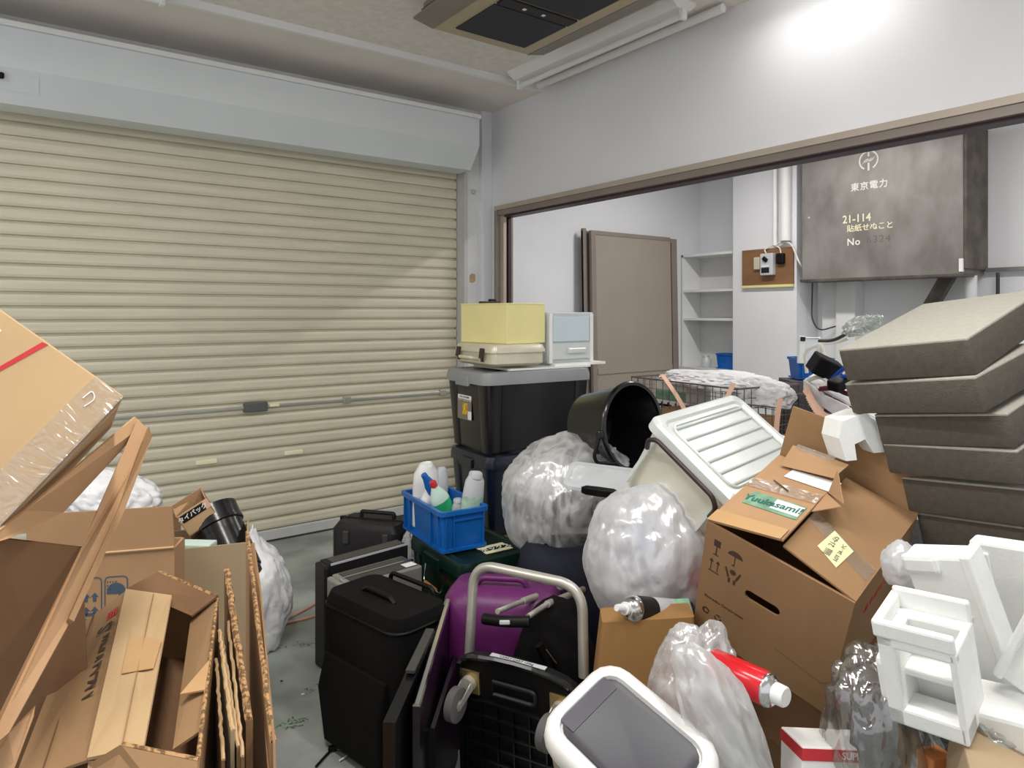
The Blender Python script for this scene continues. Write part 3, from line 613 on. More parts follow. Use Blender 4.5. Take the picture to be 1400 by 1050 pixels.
for sx in (-1, 1):
    for yy in (-.17, -.10, .12, .18): obj('crate_rib', bx(sx * W_ / 2 - .007, sx * W_ / 2 + .007, yy - .003, yy + .003, .01, H_ - .01), M_BLUE, cr)
for sy in (-1, 1):
    for xx in (-.085, -.05, .085): obj('crate_rib', bx(xx - .003, xx + .003, sy * D_ / 2 - .007, sy * D_ / 2 + .007, .01, H_ - .01), M_BLUE, cr)
obj('crate_rib', bx(-.05, .085, -D_ / 2 - .006, -D_ / 2 + .004, H_ - .045, H_ - .038), M_BLUE, cr)
def bottle(label, P0, tilt, h, r, m_b, m_c, capr=.012, shoulder=.75, lab=None):
    t = thing('detergent_bottle', label, 'bottle', tuple(P0), tilt)
    obj('bottle_body', loft(new(), [[Vector((p.x, p.y * .65, p.z)) for p in circ(rr * r, zz * h, 24)] for rr, zz in ((.8, 0), (1, .03), (1, .65), (.9, shoulder), (.45, shoulder + .15), (.3, .92))]), m_b, t, smooth=50)
    obj('bottle_cap', lathe(new(), [(capr * 1.15, .9 * h), (capr * 1.15, .97 * h), (capr, h)], 20), m_c, t, smooth=50)
    if lab: obj('bottle_label', loft(new(), [[Vector((p.x, p.y * .65, p.z)) for p in circ(r * 1.015, zz * h, 24)] for zz in (.2, .62)], False, False), lab, t, smooth=50)
    return t
cb = Vector((1.547, 2.612, .45))
bottle('large upside down white detergent bottle at the left back of the crate', cb + Vector((-.02, .12, .012)), (4, -4, 20), .27, .070, M_WHITE, M_WHITE, .03, .88)
bottle('white spray bottle with faint rainbow label at the left front of the crate', cb + Vector((-.022, .03, .012)), (0, -8, 10), .22, .055, M_WHITE, M_WHITE, .012, .7, mat('pale rainbow label', '#d8e3d0', .5, var=.2, scale=20))
bottle('green labelled dish soap bottle with red cap leaning left', cb + Vector((.02, -.05, .014)), (0, -24, 0), .25, .044, mat('clear greenish soap', '#cfe6da', .2), M_RED, .013, .72, M_LGREEN)
bottle('slender bright blue bottle leaning across the crate', cb + Vector((.06, .0, .02)), (5, -32, -10), .29, .028, M_BLUE, M_BLUE, .012, .8)
bottle('silver grey refill bottle standing upright at the right of the crate', cb + Vector((.045, -.13, .014)), (0, 8, -10), .265, .047, M_SILVER, M_SILVER, .026, .86, mat('bottle label', '#a9c4b0', .5, var=.2, scale=30))
bottle('short grey bottle lying at the back of the crate behind the blue one', cb + Vector((.05, .12, .014)), (0, 6, 30), .235, .046, M_SILVER, M_SILVER, .02, .86)
bottle('small clear bottle between the green and silver ones in the crate', cb + Vector((.03, -.09, .014)), (0, -5, 0), .15, .03, M_CLEARW, M_CLEARW, .016, .8)

# ------------------------------------------------------------------ computers and suitcases on the left of the centre pile
def pc(label, C, E, D, m, m2, fr=True):
    w_, d_, h_ = D; t = boxthing('computer_tower', label, 'computer', C, E, h_)
    obj('casing', bx(-w_ / 2, w_ / 2, -d_ / 2, d_ / 2, 0, h_, .006), m, t)
    obj('top_panel', bx(-w_ / 2 + .02, w_ / 2 - .01, -d_ / 2 + .015, d_ / 2 - .015, h_ - .001, h_ + .003, .001), m2, t)
    obj('front_bezel', bx(-w_ / 2 - .022, -w_ / 2 + .002, -d_ / 2 + .001, d_ / 2 - .001, 0, h_ - .004, .008), m, t)
    return t
p1 = pc('black computer tower, leftmost, standing in front of the hard case', (1.219, 2.686, .208), (0, 0, 7), (.368, .088, .412), M_GREYD, M_PCM)
obj('white_edge_strip', bx(-.18, .19, -.044, -.040, .408, .416), M_SILVER, p1)
p2 = pc('silver framed computer tower with dark top panel', (1.175, 2.475, .205), (0, 0, 5), (.31, .15, .41), M_PCS, M_PCM)
obj('round_power_dial', tube(new(), [(-.176, 0, .33), (-.186, 0, .33)], .032, 20), M_GREYD, p2, smooth=50)
obj('power_button', tube(new(), [(-.186, 0, .33), (-.190, 0, .33)], .014, 16), M_CHROME, p2, smooth=50)
obj('drive_slot', bx(-.182, -.174, -.03, .02, .2, .25, .002), M_BLACKM, p2)
obj('top_divider', bx(-.16, .16, -.004, .004, .409, .417), M_CHROME, p2); obj('paper_sticker', bx(.09, .14, -.06, -.02, .4135, .4145), M_PAPER, p2)
hc = boxthing('hard_case', 'charcoal ribbed hard shell case standing closest to the shutter', 'suitcase', (1.437, 3.068, .213), (0, 0, -51.2), .43)
obj('shell', loft(new(), [rrect(.33, .19, .03, .0), rrect(.347, .211, .04, .03), rrect(.347, .211, .04, .39), rrect(.30, .17, .03, .42)]), M_GREYD, hc, smooth=35)
obj('seam_band', bx(-.176, .176, -.008, .008, .0, .424, .003), M_BLACKM, hc)
for xx in (-.09, .11): obj('latch', box(new(), (xx, -.108, .36), (.03, .014, .06), .005), M_PCM, hc)
obj('carry_handle', tube(new(), bend([(-.08, .03, .415), (-.08, .03, .445), (.09, .03, .445), (.09, .03, .415)], .012), .010, 8), M_GREYD, hc, smooth=50)
bm = lump(.05, .05, .10, 31, amp=.15, folds=.1); solo('crumpled_bag', bm, M_FILMM, 'crumpled clear bag squeezed between the hard case and the green box', 'bag', (1.52, 2.83, .26), smooth=80)
solo('small_carton', bx(-.07, .07, -.05, .05, 0, .26, .004), M_CARDD, 'small brown carton under the crumpled clear bag beside the green box', 'box', (1.52, 2.84, 0), (0, 0, 5))
sc_ = boxthing('soft_suitcase', 'black soft sided suitcase with flat dented top in front of the computers', 'suitcase', (1.005, 2.06, .245), (0, 0, 12), .49)
bm = loft(new(), [rrect(.19, .35, .04, 0), rrect(.21, .38, .05, .04), rrect(.23, .40, .06, .25), rrect(.225, .395, .05, .46), rrect(.20, .37, .04, .488)]); obj('suitcase_body', bm, M_BLACKF, sc_, smooth=50)
obj('piping', tube(new(), rrect(.228, .398, .055, .45), .005, 6, closed=True), M_BLACKM, sc_, smooth=50)
obj('front_pocket', loft(new(), [rrect(.03, .30, .014, .03, cx=-.122), rrect(.05, .33, .02, .2, cx=-.128), rrect(.02, .31, .009, .30, cx=-.118)]), M_BLACKF, sc_, smooth=50)
obj('top_handle', tube(new(), bend([(-.02, -.07, .484), (-.02, -.05, .499), (-.02, .07, .499), (-.02, .09, .484)], .02), .009, 8), M_BLACKM, sc_, smooth=50)
obj('telescopic_handle', tube(new(), bend([(.11, -.10, .40), (.118, -.10, .50), (.118, .12, .50), (.11, .12, .40)], .02), .008, 8), M_BLACKM, sc_, smooth=50)

def upright(name, label, cat, p1, p2, th, m, m_edge=None, z0=0, parts=()):
    """a flat panel standing on edge, its top edge running from p1 to p2"""
    a, b = at(*p1), at(*p2); d = b - a; L = math.hypot(d.x, d.y); yaw = math.degrees(math.atan2(d.y, d.x))
    h = min(a.z, b.z) - z0; t = thing(name, label, cat, (a.x, a.y, z0), (0, 0, yaw))
    bm = new(); h1, h2 = a.z - z0, b.z - z0
    A = [(0, 0), (L, 0), (L, h2), (0, h1)]
    f = [bm.verts.new((x, -th / 2, z)) for x, z in A]; g = [bm.verts.new((x, th / 2, z)) for x, z in A]
    bm.faces.new(f); bm.faces.new(g[::-1])
    for k in range(4): bm.faces.new((f[k], g[k], g[(k + 1) % 4], f[(k + 1) % 4]))
    obj('panel', bm, m, t)
    if m_edge:
        e = tube(new(), [(0, 0, h1), (L, 0, h2)], th * .55, 6); obj('edge_trim', e, m_edge, t)
    return t, L, h1
upright('flat_panel_screen', 'thin black screen panel with a bright silver top edge beside the black suitcase', 'screen', (612, 822, 2.26), (569, 966, 1.72), .018, M_BLACK, M_CHROME)
t, L, h = upright('flat_panel_screen', 'black screen panel with dull grey edge leaning on the black suitcase', 'screen', (588, 862, 2.06), (532, 988, 1.62), .03, M_BLACK, None)
obj('edge_strip', bx(0, L * .55, -.012, .012, h - .002, h + .006), M_PCM, t); obj('bezel', bx(.03, L - .03, -.02, -.014, .05, h - .03, .002), M_BLACKM, t)
upright('flat_panel_screen', 'third black panel with pale lower edge behind the trolley deck', 'screen', (622, 900, 2.2), (590, 1000, 1.85), .02, M_BLACKM, M_BLACK)

# purple and navy suitcases, backpack
def soft_case(name, label, u, d, yaw, D, m, base=0):
    w_, d_, h_ = D; p = ud(u, d, base); t = thing(name, label, 'suitcase', tuple(p), (0, 0, yaw))
    obj('suitcase_body', loft(new(), [rrect(w_ * .9, d_ * .85, .05, 0), rrect(w_, d_, .07, .05), rrect(w_, d_, .08, h_ * .75), rrect(w_ * .97, d_ * .9, .08, h_ * .92), rrect(w_ * .8, d_ * .6, .05, h_)]), m, t, smooth=60)
    for yy in (-.3, .3): obj('zip_piping', tube(new(), [(x, yy * d_, z) for x, z in [(-w_ / 2 - .001, .05), (-w_ / 2 - .003, h_ * .75), (-w_ * .44, h_ * .90), (-w_ * .35, h_ * .965), (w_ * .35, h_ * .965), (w_ * .44, h_ * .90), (w_ / 2 + .003, h_ * .75), (w_ / 2 + .001, .05)]], .006, 6), m, t, smooth=50)
    obj('top_handle', tube(new(), bend([(-.09, -d_ * .1, h_ - .01), (-.07, -d_ * .12, h_ + .025), (.07, -d_ * .12, h_ + .025), (.09, -d_ * .1, h_ - .01)], .03), .010, 8), m, t, smooth=50)
    return t
pu = soft_case('purple_suitcase', 'shiny purple suitcase standing behind the steel trolley handle', -.03, 2.33, -36 - 8, (.39, .26, .50), M_PURPLE)
for k in range(6): obj('zip_stud', box(new(), (-.08 + k * .045, -.118, .43), (.022, .012, .014), .004), M_SILVER if k == 0 else mat('pale purple trim', '#b06aa8', .4), pu)
obj('zip_pull', tube(new(), [(-.12, -.105, .455), (-.06, -.112, .448)], .004, 6), M_CHROME, pu)
nv = soft_case('navy_suitcase', 'navy blue suitcase under the left clear bag, behind the purple one', .21, 2.66, -36 + 5, (.36, .28, .53), M_NAVYF)
def wm(t): return MW[t.name].inverted()
for a, b, c in (((680, 836, 2.02), (715, 822, 2.16), (766, 804, 2.40)), ((722, 843, 2.0), (748, 826, 2.10), (797, 806, 2.38))):
    q = [at(*a), at(*b), at(*c)]; rod = obj('handle_rod', tube(new(), [q[0], q[1]], .008, 10), M_STEEL, nv, world=True, smooth=50)
    obj('handle_rod', tube(new(), [q[1], q[2]], .011, 10), M_STEEL, nv, world=True, smooth=50)
g_ = obj('handle_grip', tube(new(), bend([at(662, 846, 2.03), at(690, 850, 1.99), at(724, 850, 1.98)], .03), [.016] * 9, 10), M_BLACKM, nv, world=True, smooth=50)
bm = new(); q = at(690, 851, 1.972); box(bm, (0, 0, 0), (.03, .008, .012), .003); bm.transform(Matrix.Translation(q) @ Matrix.Rotation(R(-36), 4, 'Z')); obj('release_button', bm, M_SILVER, nv, world=True)
bp = thing('backpack', 'black backpack with short straps wedged behind the trolley handle', 'backpack', tuple(ud(.135, 2.13, 0)), (0, 0, -40))
obj('bag_body', lump(.135, .10, .272, 41, amp=.10, folds=.05, sub=4, flat=-.95), M_BLACKF, bp, smooth=80)
bm = new(); pts = [(-.05 + k * .022, -.115 + k * .004, .44 - k * .05) for k in range(4)]; tube(bm, bend(pts, .02), .012, 8); obj('strap', bm, M_BLACKM, bp, smooth=60)
obj('zip_pull', tube(new(), [(-.03, -.10, .42), (.0, -.11, .385)], .003, 6), M_CHROME, bp)

# ------------------------------------------------------------------ folding trolley on end
tr = thing('folding_trolley', 'black plastic platform trolley standing on end with steel loop handle and casters', 'trolley', (1.169, 1.551, 0), (4, 0, -64))
W = .35; Hh = .435
outl = [(-W / 2, 0), (W / 2, 0)] + [(W / 2 - .0, Hh - .02)] + [(W / 2 * math.cos(R(a)) * .96, Hh - .02 + .03 * math.sin(R(a))) for a in range(10, 171, 20)] + [(-W / 2, Hh - .02)]
bm = new(); f = [bm.verts.new((x, -.012, z)) for x, z in outl]; g = [bm.verts.new((x, .02, z)) for x, z in outl]; bm.faces.new(f); bm.faces.new(g[::-1])
for k in range(len(outl)): bm.faces.new((f[k], g[k], g[(k + 1) % len(outl)], f[(k + 1) % len(outl)]))
obj('deck_board', bm, M_BLACKM, tr)
bm = new()
for k in range(8): bx(-W / 2 + .02, W / 2 - .02, -.024, -.010, .02 + k * .042, .025 + k * .042, bm=bm)
for k in range(7): bx(-W / 2 + .02 + k * .05, -W / 2 + .024 + k * .05, -.022, -.010, .02, .32, bm=bm)
bx(-W / 2, -W / 2 + .012, -.03, -.01, 0, Hh - .02, bm=bm); bx(W / 2 - .012, W / 2, -.03, -.01, 0, Hh - .02, bm=bm)
obj('underside_ribs', bm, M_BLACK, tr)
bm = new(); tube(bm, [p for p in [Vector((x, -.014, z)) for x, z in outl[2:-1]]], .008, 6); obj('deck_rim', bm, M_BLACK, tr)
bm = new(); tube(bm, bend([(-.065, -.016, .345), (.065, -.016, .345), (.065, -.016, .38), (-.065, -.016, .38)], .015), .006, 6, closed=True); obj('hand_slot', bm, M_GREYD, tr, smooth=50)
obj('deck_label', bx(-.08, .09, -.004, .012, Hh + .009, Hh + .0105), M_SILVER, tr)
text('lettering', 'CARRY CART 150kg', .012, M_BLACKM, tr, plane((.0, .004, Hh + .0107), (1, 0, 0), (0, 1, 0)))
for sx, ang in ((-1, 0), (1, 8)):
    x = sx * (W / 2 - .035)
    pl = obj('caster_plate', bx(x - .032, x + .032, -.020, -.012, .33, .395, .002), M_GOLD, tr)
    bm = new(); wx = x - .02; A_ = Vector((x, -.02, .36)); C_ = Vector((x - .012, -.075, .325)); ax = Vector((math.cos(R(ang)), -math.sin(R(ang)), 0))
    obj('swivel', tube(new(), [A_, A_ + Vector((0, -.018, 0))], .022, 16), M_STEEL, tr, smooth=50)
    bm = new(); sd = ax * .016
    for q in (-1, 1): sheet(bm, [A_ + Vector((-.0, -.018, .012)) + sd * q, A_ + Vector((0, -.018, -.014)) + sd * q, C_ + Vector((0, 0, -.008)) + sd * q, C_ + Vector((0, -.004, .008)) + sd * q], .003)
    obj('caster_fork', bm, M_STEEL, tr)
    obj('caster_wheel', tube(new(), [C_ - ax * .013, C_ - ax * .011, C_ + ax * .011, C_ + ax * .013], [.040, .045, .045, .040], 28), M_RUBBER, tr, smooth=40)
    obj('wheel_hub', tube(new(), [C_ - ax * .0145, C_ + ax * .0145], .014, 14), M_STEEL, tr, smooth=50)
hp = [at(641, 905, 2.08), at(648, 770, 2.10), at(796, 802, 1.93), at(798, 925, 1.92)]
obj('loop_handle', tube(new(), bend(hp, .075, 10), .0145, 14), M_STEEL, tr, world=True, smooth=50)

# ================================================================== BAGS, BUCKET, CLEAR CASE
def bag(label, P0, r, seed, m, rot=(0, 0, 0), name='clear_plastic_bag', knot=None, **k):
    o = solo(name, lump(r[0], r[1], r[2], seed, knot=knot, **k), m, label, 'plastic bag', tuple(P0), rot, smooth=80); return o
b1 = at(772, 752, 2.82)
bag('large clear bag with dark things inside, on the navy suitcase below the bucket', b1, (.295, .25, .27), 51, M_FILM, (0, 8, -36), folds=.06, fs=3.4)
solo('dark_bundle', lump(.13, .12, .10, 52, sub=4), M_CLOTHG, 'dark grey bundle inside the large clear bag', 'bundle', tuple(b1 + RIGHT * .06 - FWD * .09 + Vector((0, 0, .14))), (0, 0, 0), smooth=80)
solo('white_bundle', lump(.16, .15, .13, 53, sub=4), M_CLOTHW, 'pale bundle filling the upper part of the large clear bag', 'bundle', tuple(b1 + RIGHT * -.04 + Vector((0, 0, .16))), (0, 0, 0), smooth=80)
b2 = at(886, 838, 2.16)
bag('rounded milky bag with pale blue contents, under the clear case', b2, (.20, .18, .235), 61, M_FILMM, (0, 0, -36), folds=.055, fs=3.4)
solo('blue_bundle', lump(.12, .09, .11, 62, sub=4), M_CLOTHB, 'pale blue bundle seen through the rounded milky bag', 'bundle', tuple(b2 + FWD * -.03 + Vector((0, 0, .12))), smooth=80)
solo('white_bundle', lump(.15, .12, .10, 63, sub=4), M_CLOTHW, 'white bundle in the bottom of the rounded milky bag', 'bundle', tuple(b2 + Vector((0, 0, .02))), smooth=80)

# clear lid with black handle on the big bag
ll = thing('loose_case_lid', 'loose clear plastic lid with black handle lying between bucket and bags', 'lid', tuple(at(822, 668, 2.38)), (14, 4, -50))
obj('lid_panel', loft(new(), [rrect(.26, .19, .03, 0, cy=.06), rrect(.26, .19, .03, .012, cy=.06), rrect(.23, .16, .025, .012, cy=.06), rrect(.23, .16, .025, .006, cy=.06)]), M_CLEARW, ll, smooth=35)
obj('black_handle', loft(new(), [[Vector((x * .062, y * .016 - .045, z)) for x, y in ((1, 0), (.75, .9), (0, 1), (-.75, .9), (-1, 0), (-.75, -.6), (0, -.8), (.75, -.6))] for z in (.0, .022)]), M_BLACKM, ll)

# bucket lying on its side
bc_ = at(868, 583, 2.72); axis = (RIGHT * .62 - FWD * .76 + Vector((0, 0, .10))).normalized()
q = axis.to_track_quat('Z', 'Y'); e = q.to_euler(); base = bc_ - axis * .25
bk = thing('black_bucket', 'glossy black bucket tipped on its side atop the bags', 'bucket', tuple(base), tuple(math.degrees(a) for a in e))
obj('bucket_body', lathe(new(), [(.125, 0), (.13, .004), (.164, .24), (.161, .24), (.126, .008), (.02, .008)], 48), M_BLACK, bk, smooth=40)
obj('rim', lathe(new(), [(.160, .232), (.176, .232), (.178, .242), (.172, .25), (.160, .248)], 48, closed=True), M_BLACK, bk, smooth=50)
obj('base_ring', lathe(new(), [(.085, .006), (.09, .014), (.096, .006)], 40, closed=True), M_BLACKM, bk, smooth=50)
mi = wm(bk); hpts = [mi @ at(820, 595, 2.62), mi @ at(812, 624, 2.60), mi @ at(816, 633, 2.60), mi @ at(842, 634, 2.60)]
obj('bail_handle', tube(new(), bend(hpts, .025), .007, 8), M_BLACKM, bk, smooth=50)
obj('handle_hook', tube(new(), bend([mi @ at(815, 618, 2.6), mi @ at(820, 616, 2.6), mi @ at(817, 621, 2.6)], .01), .004, 6), M_BLACKM, bk, smooth=50)
obj('handle_ear', box(new(), tuple(mi @ at(820, 594, 2.62)), (.03, .03, .03), .006), M_BLACK, bk)
bm = new(); box(bm, (.02, -.10, .10), (.025, .02, .03), .004); obj('paper_label', bm, M_SILVER, bk)

# clear storage case
cc = boxthing('clear_storage_case', 'large milky clear lidded storage case tilted on the bags, with dark brown handle bar', 'storage case', (1.88, 1.44, .888), (4, 37.5, -79), .26)
w_, d_, h_ = .34, .52, .26
obj('case_body', loft(new(), [rrect(w_ - .05, d_ - .05, .03, 0), rrect(w_ - .015, d_ - .015, .03, h_ - .03), rrect(w_ - .02, d_ - .02, .03, h_ - .03), rrect(w_ - .056, d_ - .056, .026, .004)]), M_CASE, cc, smooth=35)
for x_ in (-.135, .12): obj('body_rib', bx(x_, x_ + .01, -d_ / 2 - .002, -d_ / 2 + .014, .02, .20), M_LIDW, cc)
obj('lid', loft(new(), [rrect(w_ + .02, d_ + .02, .035, h_ - .035), rrect(w_ + .02, d_ + .02, .035, h_ - .008), rrect(w_, d_, .03, h_), rrect(w_ - .04, d_ - .04, .03, h_), rrect(w_ - .055, d_ - .055, .03, h_ - .008)]), M_LIDW, cc, smooth=35)
bm = new()
for k in range(6): box(bm, (-.115 + k * .046, 0, h_ - .003), (.009, d_ - .10, .009), .004)
tube(bm, rrect(w_ - .085, d_ - .085, .03, h_ - .004), .004, 6, closed=True)
obj('lid_ribs', bm, M_LIDW, cc, smooth=40)
hb2 = [(-.13, -d_ / 2 - .012, h_ - .085), (-.135, -d_ / 2 - .03, h_ - .05), (-.115, -d_ / 2 - .032, h_ - .028), (.115, -d_ / 2 - .032, h_ - .028), (.14, -d_ / 2 - .03, h_ - .05), (.135, -d_ / 2 - .012, h_ - .095)]
M_BROWNP = mat('dark brown bar plastic', '#3a2c2b', .35)
obj('handle_bar', tube(new(), bend(hb2, .02), .0075, 8), M_BROWNP, cc, smooth=50)
obj('handle_bar', tube(new(), bend([(x, -y, z) for x, y, z in hb2], .02), .0075, 8), M_BROWNP, cc, smooth=50)
bag('flat white bag lying behind the clear case against the cage cart', at(1050, 645, 2.75), (.17, .13, .09), 66, M_CLOTHW, (0, 25, -60), name='white_plastic_bag', folds=.1)
bag('white bag at the middle of the pile hidden under the clear case', at(985, 800, 2.25), (.13, .15, .14), 67, M_FILMM, (0, 0, -36))

# support under the middle of the pile
solo('large_carton', bx(-.24, .24, -.18, .18, 0, .60, .006), M_CARD, 'large brown carton buried in the middle of the pile under the clear case', 'box', tuple(ud(.62, 2.42, 0)), (0, 0, -12))
solo('large_carton', bx(-.30, .30, -.22, .22, 0, .50, .006), M_CARD, 'large brown carton at the bottom of the pile under the foam blocks', 'box', tuple(ud(1.15, 2.15, 0)), (0, 0, -5))
kc = thing('kraft_carton', 'kraft brown carton side with slightly bowed edge below the spray can', 'box', tuple(ud(.365, 1.86, 0)), (0, -5, -40))
obj('carton_body', loft(new(), [rrect(.26, .10, .01, 0, cx=.02), rrect(.27, .10, .01, .3, cx=.0), rrect(.24, .09, .01, .60, cx=.045)]), mat('tan kraft board', '#9a7344', .8, var=.05), kc, smooth=30)

# ------------------------------------------------------------------ big carton on the right
ct = boxthing('open_carton', 'large brown open carton with hand hole and packing symbols, right of the pile', 'box', (1.679, 1.019, .724), (18.5, 17.2, -79.3), .36)
w_, d_, h_ = .361, .382, .36; t5 = .005
# front wall with a real hand hole
bm = new(); outer = [(-w_ / 2, 0), (w_ / 2, 0), (w_ / 2, h_), (-w_ / 2, h_)]
pill = []; hx, hz, hl, hr = -.012, .212, .032, .0135
for k in range(9): a = R(-90 + 180 * k / 8); pill.append((hx + hl + hr * math.cos(a), hz + hr * math.sin(a)))
for k in range(9): a = R(90 + 180 * k / 8); pill.append((hx - hl + hr * math.cos(a), hz + hr * math.sin(a)))
def ring(pts, y): 
    V = [bm.verts.new((x, y, z)) for x, z in pts]; return V, [bm.edges.new((V[k], V[(k + 1) % len(V)])) for k in range(len(V))]
o1, e1 = ring(outer, -d_ / 2); i1, f1 = ring(pill, -d_ / 2); bmesh.ops.triangle_fill(bm, use_beauty=True, edges=e1 + f1)
o2, e2 = ring(outer, -d_ / 2 + t5); i2, f2 = ring(pill, -d_ / 2 + t5); bmesh.ops.triangle_fill(bm, use_beauty=True, edges=e2 + f2)
for A, B in ((o1, o2), (i1, i2)):
    for k in range(len(A)): bm.faces.new((A[k], A[(k + 1) % len(A)], B[(k + 1) % len(A)], B[k]))
obj('front_wall', bm, M_CARD, ct)
bm = new(); bx(-w_ / 2, -w_ / 2 + t5, -d_ / 2 + t5, d_ / 2, 0, h_, bm=bm); bx(w_ / 2 - t5, w_ / 2, -d_ / 2 + t5, d_ / 2, 0, h_, bm=bm); bx(-w_ / 2, w_ / 2, d_ / 2 - t5, d_ / 2, 0, h_, bm=bm); bx(-w_ / 2, w_ / 2, -d_ / 2 + t5, d_ / 2, 0, t5, bm=bm)
obj('side_walls', bm, M_CARD, ct)
l1 = obj('flap', sheet(new(), [(-w_ / 2, -d_ / 2 + .004, h_), (.0045, -d_ / 2 + .010, h_ + .052), (.0045, d_ / 2 - .06, h_ + .052), (-w_ / 2, d_ / 2 - .004, h_)], .005), M_CARDO, ct)
nz = Vector((-.28, 0, 1)).normalized()
def onflap(u, v, lift=.004): return Vector((-w_ / 2, -d_ / 2, h_)) + Vector((.185, .006, .052)) * u + Vector((0, .36, 0)) * v + nz * lift
obj('green_label', sheet(new(), [onflap(.18, .30), onflap(.95, .25), onflap(.95, .42), onflap(.18, .47)], .0008), M_LABG, l1)
obj('pale_print', sheet(new(), [onflap(.55, .31, .0052), onflap(.94, .28, .0052), onflap(.94, .40, .0052), onflap(.55, .43, .0052)], .0006), M_PAPER, l1)
text('label_lettering', 'Yuukasami!', .034, mat('teal ink', '#2f7466', .6), l1, plane(onflap(.55, .36, .006), onflap(1, .33) - onflap(0, .37), Vector((0, 1, 0))), bold=.0006)
obj('tape_strip', sheet(new(), [onflap(.0, .52, .006), onflap(1.0, .48, .006), onflap(1.0, .60, .006), onflap(.05, .64, .006)], .0008), M_TAPE, l1)
obj('tape_strip', sheet(new(), [onflap(.0, .0, .006), onflap(.98, .0, .006), onflap(.98, .12, .006), onflap(.0, .14, .006)], .0008), M_TAPEB, l1)
obj('paper_label', sheet(new(), [onflap(.35, .74, .005), onflap(1.05, .66, .005), onflap(1.08, .80, .005), onflap(.38, .86, .005)], .0008), M_PAPER, l1)
bm = new(); sheet(bm, [onflap(.28, .66, .008), onflap(.30, .64, .008), onflap(.60, .54, .008), onflap(.58, .56, .008)], .001); obj('scratch', bm, M_INK, l1)
bm = new(); pts = [onflap(.20, .86, .01), onflap(.28, 1.0, .05), onflap(1.15, .86, .05), onflap(1.0, .78, .02)]; sheet(bm, pts, .002); obj('torn_paper', bm, M_CARDO, l1)
bm = new(); sheet(bm, [onflap(.3, .9, .02), onflap(.35, 1.0, .056), onflap(.95, .9, .056), onflap(.9, .84, .03)], .001); obj('tape_strip', bm, M_TAPE, l1)
bm = new(); sheet(bm, [onflap(1.0, .66, .0), onflap(1.35, .45, .02), onflap(1.02, .40, .0)], .002); sheet(bm, [onflap(1.02, .66, .002), onflap(1.1, .74, .055), onflap(1.38, .45, .03)], .002); obj('torn_paper', bm, M_CARDO, l1)
l2 = obj('flap', sheet(new(), [(w_ / 2, -d_ / 2 + .004, h_), (.0035, -d_ / 2 + .02, h_ + .028), (.0035, d_ / 2 - .012, h_ + .028), (w_ / 2, d_ / 2 - .004, h_)], .005), M_CARD, ct)
def onf2(u, v, lift=.004): return Vector((w_ / 2, -d_ / 2, h_)) + Vector((-.177, .015, .028)) * u + Vector((0, .36, -.0)) * v + Vector((.156, 0, 1)).normalized() * lift
obj('tape_strip', sheet(new(), [onf2(.05, .20), onf2(1.0, .36), onf2(1.0, .48), onf2(.02, .34)], .0008), M_TAPE, l2)
lb2 = obj('paper_label', sheet(new(), [onf2(.38, .14), onf2(.70, .20), onf2(.66, .42, .0045), onf2(.34, .36, .0045)], .0008), M_PALEY, l2)
for k in range(4): text('label_lettering', ('|||||', '21-0548', 'LOT 3A', 'PC'), .012, M_INKG, lb2, plane(onf2(.60 - k * .07, .24 + k * .01, .0055), onf2(.4, .40) - onf2(.4, .1), Vector((-1, 0, 0)))) if False else None
text('label_lettering', '|||||  21-05', .018, M_INKG, lb2, plane(onf2(.58, .28, .0055), Vector((-.05, 1, 0)), Vector((-1, 0, 0))))
text('label_lettering', 'LOT 3A - PC', .012, M_INKG, lb2, plane(onf2(.45, .27, .0055), Vector((-.05, 1, 0)), Vector((-1, 0, 0))))
l3 = obj('flap', sheet(new(), [(-w_ / 2, d_ / 2, h_), (-w_ / 2 + .004, d_ / 2 + .02, h_ + .155), (w_ / 2 - .01, d_ / 2 + .03, h_ + .165), (w_ / 2, d_ / 2, h_)], .005), M_CARD, ct)
obj('flap', sheet(new(), [(-w_ / 2, -d_ / 2 + .003, h_), (-w_ / 2 + .01, -d_ / 2 + .07, h_ - .13), (w_ / 2 - .01, -d_ / 2 + .07, h_ - .13), (w_ / 2, -d_ / 2 + .003, h_)], .005), M_CARDD, ct)
# printed symbols
yF = -d_ / 2 - .0002
def circle(cx, cz, r, n=16): return [(cx + r * math.cos(2 * math.pi * k / n), cz + r * math.sin(2 * math.pi * k / n)) for k in range(n)]
gx = -.145; gz = .30
obj('fragile_symbol', decal([rc(gx - .009, gx + .009, gz, gz + .02), rc(gx - .0015, gx + .0015, gz - .025, gz), rc(gx - .007, gx + .007, gz - .028, gz - .025)], yF), M_INK, ct)
ux = -.095
obj('umbrella_symbol', decal([[(ux + .02 * math.cos(R(a)), .300 + .016 * math.sin(R(a))) for a in range(0, 181, 20)], rc(ux - .001, ux + .001, .272, .302), rc(ux - .006, ux, .270, .273)], yF), M_INK, ct)
obj('up_arrows_symbol', decal([p for dx in (-.009, .009) for p in ([(gx + dx - .006, .248), (gx + dx + .006, .248), (gx + dx, .258)], rc(gx + dx - .001, gx + dx + .001, .222, .25))] + [rc(gx - .015, gx + .015, .216, .219)], yF), M_INK, ct)
obj('handle_with_care_symbol', decal([circle(ux, .250, .008), [(ux - .022, .255), (ux - .018, .258), (ux - .008, .232), (ux - .012, .228)], [(ux + .022, .255), (ux + .018, .258), (ux + .008, .232), (ux + .012, .228)], rc(ux - .010, ux - .004, .214, .228), rc(ux + .004, ux + .010, .214, .228)], yF), M_INK, ct)
text('printed_lettering', 'Shimadzu Corporation', .0115, M_INK, ct, FRONT(-.105, yF - .0002, .128), sx=1.05)
